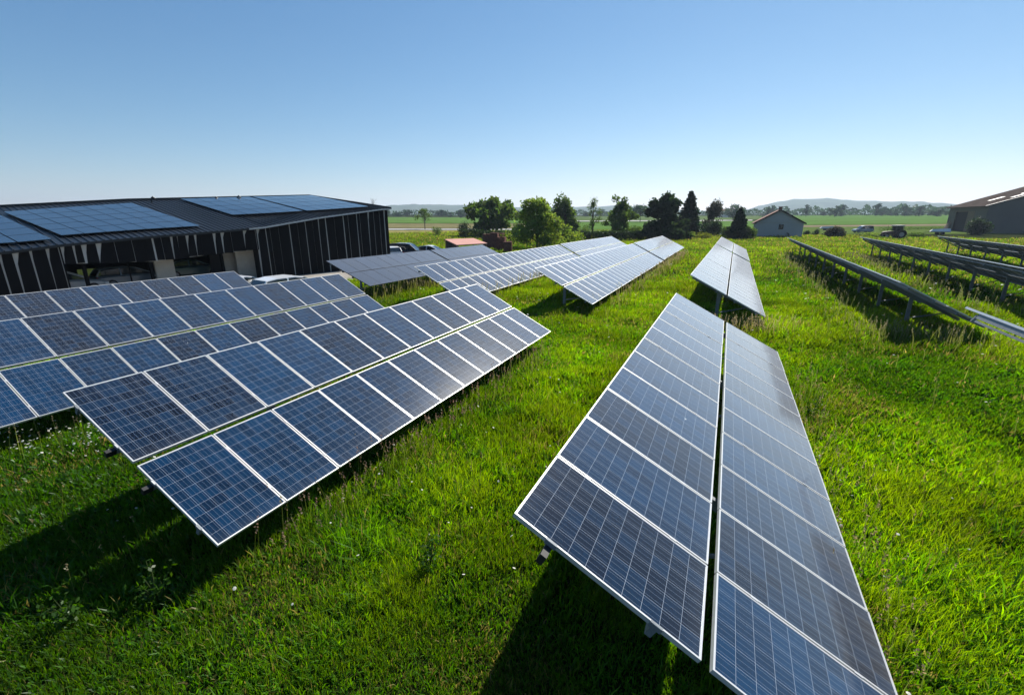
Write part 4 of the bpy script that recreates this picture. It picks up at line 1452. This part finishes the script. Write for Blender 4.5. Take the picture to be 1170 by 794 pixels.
# far tree line: countable crowns as copies, and one low continuous mass behind them
def far_tree(px, top, wpx, dist, seed, pal='blue', base_obj=None, lab=None):
    p = at_depth(px, dist)
    z = tz(p.x, p.y)
    H = z_at(px, top, p) - z
    d = ray(px, 250); dl = Vector((d.x, d.y, 0)).length
    Rw = wpx / 2 / F * dist / dl
    if base_obj is None:
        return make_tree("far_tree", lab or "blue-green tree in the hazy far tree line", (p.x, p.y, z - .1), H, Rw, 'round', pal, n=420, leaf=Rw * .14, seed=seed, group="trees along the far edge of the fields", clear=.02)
    o = copy_tree(base_obj[0])
    o.location = (p.x, p.y, z - .1)
    o.scale = (Rw / base_obj[2], Rw / base_obj[2], H / base_obj[1])
    o.rotation_euler = (0, 0, seed * 1.7)
    if lab: o["label"] = lab
    return o
protos = []
for k in range(4):
    p = at_depth(880 + k * 40, 640)
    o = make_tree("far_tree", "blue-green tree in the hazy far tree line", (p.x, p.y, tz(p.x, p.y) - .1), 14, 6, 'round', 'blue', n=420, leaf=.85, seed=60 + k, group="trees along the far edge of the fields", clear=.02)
    protos.append((o, 14, 6))
spec = [(953, 234.3, 18, 600, "round tall tree standing out of the far tree line behind the wide bush"),
        (876, 235, 6, 560, "narrow poplar-like far tree above the house roof"),
        (1033, 233.5, 15, 620, "tallest dark crown in the far trees by the tractor"),
        (1049, 235.2, 13, 620, "dark crown next to the tallest far one by the tractor"),
        (1070, 237.5, 26, 600, "wide dark crown where the far trees meet the barn roof"),
        (1007, 235.6, 11, 640, "pointed far crown between the van and the tractor"),
        (527, 241.5, 7, 520, "small isolated far tree on the left fields"),
        (515, 242.5, 7, 560, "small low far tree left of the isolated one"),
        (899, 237.5, 7, 600, "thin far tree above the house's right roof slope")]
frng = random.Random(8)
for k, (px, tp, wp, ds, lb) in enumerate(spec):
    far_tree(px, tp, wp, ds, k, base_obj=protos[k % 4], lab=lb)
for k in range(34):
    px = frng.choice([frng.uniform(858, 1085), frng.uniform(858, 1085), frng.uniform(858, 1085), frng.uniform(440, 470), frng.uniform(498, 545), frng.uniform(660, 735)])
    far_tree(px, frng.uniform(238.5, 243.5), frng.uniform(9, 18), frng.uniform(620, 700), k + 20, base_obj=protos[k % 4])
def treeline(px0, px1, n, d0, h, seed):
    r2 = np.random.default_rng(seed)
    px = r2.uniform(px0, px1, n)
    P = []
    for q in px:
        dd = d0 + r2.uniform(0, 90)
        v = at_depth(q, dd)
        hh = h * (.55 + .9 * vnoise(np.array([q]), np.array([seed * 9.]), 7)[0])
        P.append((v.x, v.y, tz(v.x, v.y) + hh * r2.random() ** .7))
    P = np.array(P)
    V, idx, lt_ = leaf_quads(P, 1.5, r2)
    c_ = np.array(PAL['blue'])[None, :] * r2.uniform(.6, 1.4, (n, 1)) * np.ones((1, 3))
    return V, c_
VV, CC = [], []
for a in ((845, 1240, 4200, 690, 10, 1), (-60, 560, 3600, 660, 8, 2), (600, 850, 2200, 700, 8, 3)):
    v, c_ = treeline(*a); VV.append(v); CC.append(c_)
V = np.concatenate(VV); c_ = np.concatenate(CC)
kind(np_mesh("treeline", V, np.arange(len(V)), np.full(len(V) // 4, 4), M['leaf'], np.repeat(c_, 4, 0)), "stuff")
# low dwellings glimpsed in the far line
def far_house(px, w, h, dist, lab):
    p = at_depth(px, dist)
    z = tz(p.x, p.y)
    r_ = empty("farm_house", (p.x, p.y, z - .1), .4, lab, "house")
    b = MB(); b.box((-w / 2, -4, 0), (w / 2, 4, h)); b.build("wall", M['skylight'], r_)
    b = MB(); b.add([(-w / 2 - .4, -4.5, h), (w / 2 + .4, -4.5, h), (w / 2 + .4, 4.5, h), (-w / 2 - .4, 4.5, h), (-w / 2 - .4, 0, h + 2.6), (w / 2 + .4, 0, h + 2.6)], [[0, 1, 5, 4], [2, 3, 4, 5], [0, 4, 3], [1, 2, 5], [3, 2, 1, 0]]); b.build("roof", M['tile'], r_)
    for x in (-w / 4, w / 4):
        b = MB(); b.box((x - .6, -4.05, h * .4), (x + .6, -4.003, h * .75)); b.build("window", M['glass'], r_)
far_house(827, 13, 6.5, 560, "pale farmhouse among far trees above the white heap")

# ------------------------------------------------------------------ meadow: grass blades, broad leaves, seed stalks, flowers
M['grass'] = leaf_mat("grass_blades", 0.58, 0.02)
def in_yard(x, y):
    return (x < -25.0) & (y < 46 + (-25 - x) * .3)
def meadow(n, r0, r1, a0, a1, seed, low=False, tall=False):
    r2 = np.random.default_rng(seed)
    d = r2.uniform(r0, r1, n)
    a = YAW * -1 + r2.uniform(a0, a1, n)       # clockwise from +Y
    x, y = np.sin(a) * d, np.cos(a) * d
    clump = vnoise(x + 11, y - 5, .22) * .55 + vnoise(x - 23, y + 9, .8) * .45
    keep = ~in_yard(x, y) & ((r2.random(n) < np.clip(.25 + 2.6 * (clump - .32), .2, 1)) | low)
    tallp = vnoise(x + 140, y + 60, 1.3) * .6 + vnoise(x - 40, y + 160, .5) * .4
    if tall: keep = ~in_yard(x, y) & (tallp > .6)
    tallp = tallp[keep]
    d, x, y = d[keep], x[keep], y[keep]
    n = len(d)
    z = terrain(x, y)
    pn = vnoise(x, y, 1.1) * .5 + vnoise(x + 31, y + 17, 3.7) * .5
    p2 = vnoise(x + 7, y - 40, 0.45)
    p3 = vnoise(x - 90, y + 33, 7.0)
    broad = r2.random(n) < np.where(d < 26, .55, .25) * np.clip(2.2 * p2 - .45, .05, 1.3)
    w = np.maximum(.0045, .00125 * d) * r2.uniform(.6, 1.3, n)
    h = (.07 + .16 * pn + .34 * np.clip(pn - .5, 0, 1) + .10 * p2 * p2) * r2.uniform(.55, 1.35, n) * (1 + d / 200)
    if tall:     # patches of taller broad-leaved plants
        broad = np.ones(n, bool)
        h = r2.uniform(.09, .30, n) * (.5 + 1.2 * np.clip((tallp - .6) * 4, 0, 1))
    elif low:      # clover and other low leaves under the blades
        broad = np.ones(n, bool)
        h = r2.uniform(.05, .16, n)
    h = np.where(broad, h * r2.uniform(.35, .85, n) * (1.4 if tall else 1), h)
    w = np.where(broad, w * (1.7 if tall else 3.0), w)
    th = r2.uniform(0, 2 * np.pi, n)
    lean = r2.uniform(.05, .75, n) * h
    lean = np.where(broad, lean * 1.4, lean)
    lx, ly = np.cos(th) * lean + .06 * h, np.sin(th) * lean - .10 * h
    ps = r2.uniform(0, 2 * np.pi, n)
    sx, sy = np.cos(ps) * w / 2, np.sin(ps) * w / 2
    V = np.zeros((n, 5, 3), np.float32)
    V[:, 0] = np.stack([x - sx * .7, y - sy * .7, z - .02], 1)
    V[:, 1] = np.stack([x + sx * .7, y + sy * .7, z - .02], 1)
    mx, my, mz = x + lx * .42, y + ly * .42, z + h * .62
    V[:, 2] = np.stack([mx + sx, my + sy, mz], 1)
    V[:, 3] = np.stack([mx - sx, my - sy, mz], 1)
    V[:, 4] = np.stack([x + lx, y + ly, z + h], 1)
    base = np.arange(n)[:, None] * 5
    idx = np.concatenate([base + np.array([0, 1, 2, 3]), base + np.array([3, 2, 4])], 1).ravel()
    lt_ = np.tile([4, 3], n)
    g0, g1, dry, lush = np.array([.070, .160, .012]), np.array([.172, .250, .018]), np.array([.22, .19, .060]), np.array([.045, .110, .012])
    f = np.clip(pn * 1.1 + r2.normal(scale=.22, size=n), 0, 1)[:, None]
    c = g0 * (1 - f) + g1 * f
    p4 = vnoise(x + 300, y + 120, 2.1)
    c = c * (.50 + 1.0 * p4)[:, None]
    fl = np.clip((p3 - .52) * 2.2 + r2.normal(scale=.12, size=n), 0, .8)[:, None]
    c = c * (1 - fl) + lush * fl
    fd = (r2.random(n) < (.035 + .8 * np.clip(vnoise(x - 77, y + 61, 1.6) - .62, 0, 1) + .26 * np.clip((d - 35) / 70, 0, 1)))[:, None]
    c = np.where(broad[:, None], c * np.array([.78, 1.04, 1.0]), c)
    c = np.where(fd, dry * r2.uniform(.6, 1.2, (n, 1)), c)
    c = c * r2.uniform(.6, 1.4, (n, 1))
    return V.reshape(-1, 3), idx, lt_, np.repeat(c, 5, 0)
parts_ = [meadow(1000000, 2.6, 34, R(-60), R(60), 1), meadow(480000, 30, 150, R(-54), R(54), 2), meadow(330000, 2.6, 26, R(-58), R(58), 3, True), meadow(200000, 3.5, 40, R(-56), R(56), 4, False, True)]
off_, V_, I_, L_, C_ = 0, [], [], [], []
for v, i_, l_, c_ in parts_:
    V_.append(v); I_.append(i_ + off_); L_.append(l_); C_.append(c_); off_ += len(v)
kind(np_mesh("meadow_grass", np.concatenate(V_), np.concatenate(I_), np.concatenate(L_), M['grass'], np.concatenate(C_)), "stuff")

def stalks(n, pos, h0, h1, col, headcol, head_n, head_len, seed, headsize=.016):
    "thin stems with small seed heads"
    r2 = np.random.default_rng(seed)
    V, I, L, C = [], [], [], []
    o = 0
    for k in range(n):
        x, y = pos(r2)
        z = tz(x, y)
        d = math.hypot(x, y)
        h = r2.uniform(h0, h1)
        a = r2.uniform(0, 6.28); ln = h * r2.uniform(.05, .3)
        tx, ty = x + math.cos(a) * ln, y + math.sin(a) * ln
        w = max(.003, .0006 * d)
        b_ = r2.uniform(0, 6.28); sx, sy = math.cos(b_) * w, math.sin(b_) * w
        q = [(x - sx, y - sy, z), (x + sx, y + sy, z), ((x + tx) / 2 + sx - math.cos(a) * ln * .15, (y + ty) / 2 + sy, z + h * .55), ((x + tx) / 2 - sx - math.cos(a) * ln * .15, (y + ty) / 2 - sy, z + h * .55), (tx, ty, z + h)]
        V += q; I += [o, o + 1, o + 2, o + 3, o + 3, o + 2, o + 4]; L += [4, 3]
        cc = np.array(col) * r2.uniform(.7, 1.3)
        C += [cc] * 5; o += 5
        hs = max(headsize, .0009 * d)
        for j in range(head_n):
            t = j / max(1, head_n - 1)
            c = np.array((tx, ty, z + h)) - np.array((math.cos(a) * .2, math.sin(a) * .2, 1)) * head_len * t + r2.normal(scale=hs * .5, size=3)
            e = r2.normal(size=3); e /= np.linalg.norm(e); g = np.cross(e, r2.normal(size=3)); g /= np.linalg.norm(g)
            V += [c - e * hs, c + g * hs * .6, c + e * hs, c - g * hs * .6]; I += [o, o + 1, o + 2, o + 3]; L += [4]
            cc = np.array(headcol) * r2.uniform(.7, 1.3)
            C += [cc] * 4; o += 4
    return np.array(V, np.float32), np.array(I), np.array(L), np.array(C)
def along(x0, y0, x1, y1, sp):
    def f(r2):
        t = r2.random()
        return x0 + (x1 - x0) * t + r2.normal() * sp, y0 + (y1 - y0) * t + r2.normal() * sp
    return f
def wedge(r0, r1):
    def f(r2):
        while True:
            d = r2.uniform(r0, r1); a = -YAW + r2.uniform(R(-52), R(52))
            x, y = math.sin(a) * d, math.cos(a) * d
            if not in_yard(x, y): return x, y
    return f
SG = [stalks(260, along(-4.9, 3.2, -5.1, 14, .25), .35, .8, (.10, .14, .03), (.22, .15, .11), 8, .12, 1),
      stalks(280, along(5.3, 22, 7.0, 66, .55), .45, .95, (.11, .14, .04), (.17, .17, .09), 9, .16, 2),
      stalks(190, along(5.0, 21, 8.6, 20.4, .5), .4, .95, (.12, .14, .04), (.22, .20, .12), 9, .16, 3),
      stalks(260, along(11.6, 27, 14.0, 68, .7), .45, .95, (.11, .14, .04), (.17, .17, .09), 9, .16, 4),
      stalks(260, along(-.8, 19.6, 2.2, 20.0, .45), .4, .9, (.15, .14, .05), (.34, .28, .18), 9, .16, 5),
      stalks(300, along(-5.0, 21, -4.6, 60, .3), .5, 1.0, (.13, .15, .04), (.28, .24, .13), 9, .16, 6),
      stalks(420, along(-17.8, 19, -17.4, 30, .5), .5, 1.05, (.14, .16, .04), (.28, .25, .14), 9, .18, 7),
      stalks(260, along(-12.3, 20, -11.8, 40, .3), .5, 1.0, (.13, .15, .04), (.28, .24, .13), 9, .16, 8),
      stalks(900, wedge(6, 60), .35, .75, (.12, .15, .04), (.24, .21, .11), 6, .10, 9),
      stalks(160, along(1.9, 3.0, 2.3, 14, .2), .45, .85, (.09, .13, .03), (.22, .18, .10), 8, .12, 10),
      stalks(120, along(-11.6, 3, -12.2, 14, .25), .4, .9, (.10, .14, .03), (.2, .16, .10), 8, .12, 11)]
off_, V_, I_, L_, C_ = 0, [], [], [], []
for v, i_, l_, c_ in SG:
    V_.append(v); I_.append(i_ + off_); L_.append(l_); C_.append(c_); off_ += len(v)
kind(np_mesh("tall_seed_grass", np.concatenate(V_), np.concatenate(I_), np.concatenate(L_), M['grass'], np.concatenate(C_)), "stuff")

# white meadow flowers: thick by the left-hand tables, scattered elsewhere
M['petal'] = leaf_mat("flower_petals", 0.3, 0.02)
def flowers():
    r2 = np.random.default_rng(77)
    pts = []
    for k in range(210):
        p = at(r2.uniform(-20, 130), r2.uniform(462, 535)); pts.append((p.x + r2.normal() * .1, p.y))
    for k in range(120):
        pts.append(wedge(4.5, 14)(r2))
    for k in range(140):
        pts.append(wedge(14, 45)(r2))
    V, I, L, C = [], [], [], []
    o = 0
    for x, y in pts:
        d = math.hypot(x, y); z = tz(x, y)
        h = r2.uniform(.22, .48)
        tx, ty = x + r2.normal() * .04, y + r2.normal() * .04
        w = max(.002, .0005 * d)
        V += [(x - w, y, z), (x + w, y, z), (tx, ty, z + h)]; I += [o, o + 1, o + 2]; L += [3]; C += [(.07, .12, .02)] * 3; o += 3
        rr = max(.017, .0016 * d) * r2.uniform(.7, 1.3)
        tl = r2.normal(scale=.35, size=2)
        kk = 7
        ring = [(tx + rr * math.cos(6.283 * j / kk), ty + rr * math.sin(6.283 * j / kk), z + h + rr * (tl[0] * math.cos(6.283 * j / kk) + tl[1] * math.sin(6.283 * j / kk))) for j in range(kk)]
        V += ring + [(tx, ty, z + h + rr * .35)]
        for j in range(kk):
            I += [o + j, o + (j + 1) % kk, o + kk]; L += [3]
        C += [(.66, .66, .62)] * kk + [(.55, .55, .45)]; o += kk + 1
    kind(np_mesh("meadow_flowers", np.array(V, np.float32), np.array(I), np.array(L), M['petal'], np.array(C)), "stuff")
flowers()

# broad-leaved weeds
def weed(label, px, py, h, seed, pal=(.04, .10, .012)):
    p = at(px, py)
    r2 = np.random.default_rng(seed)
    root = empty("broadleaf_weed", (p.x, p.y, tz(p.x, p.y)), 0, label, "weed", "leafy weeds in the meadow")
    b = MB()
    pts = []
    for k in range(7):
        a = r2.uniform(0, 6.28); ln = h * r2.uniform(.15, .5)
        top = Vector((math.cos(a) * ln, math.sin(a) * ln, h * r2.uniform(.6, 1)))
        b.tube([(0, 0, -.02), top * .5 + Vector((0, 0, .05)), top], [.006, .005, .002], 4)
        for t in np.linspace(.3, 1, 22):
            pts.append(np.array(top * float(t)) + r2.normal(scale=.05, size=3))
    b.build("stem", M['leafstem'], root)
    crown_mesh("foliage", np.array(pts), .028, pal, r2, root, .35, .4, 'grass')
M['leafstem'] = simple("weed_stem", (.07, .10, .03), .8)
for k, (lb, px, py, h) in enumerate((("leafy weed on the sunlit rim of the dark shadow, below the near blue table", 182, 690, .55),
        ("pale leafy weed at the left rim of the dark shadow near the picture edge", 82, 712, .5),
        ("dark leafy clump in the open grass between the two near tables", 492, 655, .5),
        ("leafy weed beside the lower edge of the largest table, half way along", 925, 480, .7),
        ("bushy weed in the sunlit grass past the far end of the largest table", 945, 372, .55))):
    weed(lb, px, py, h, 200 + k)
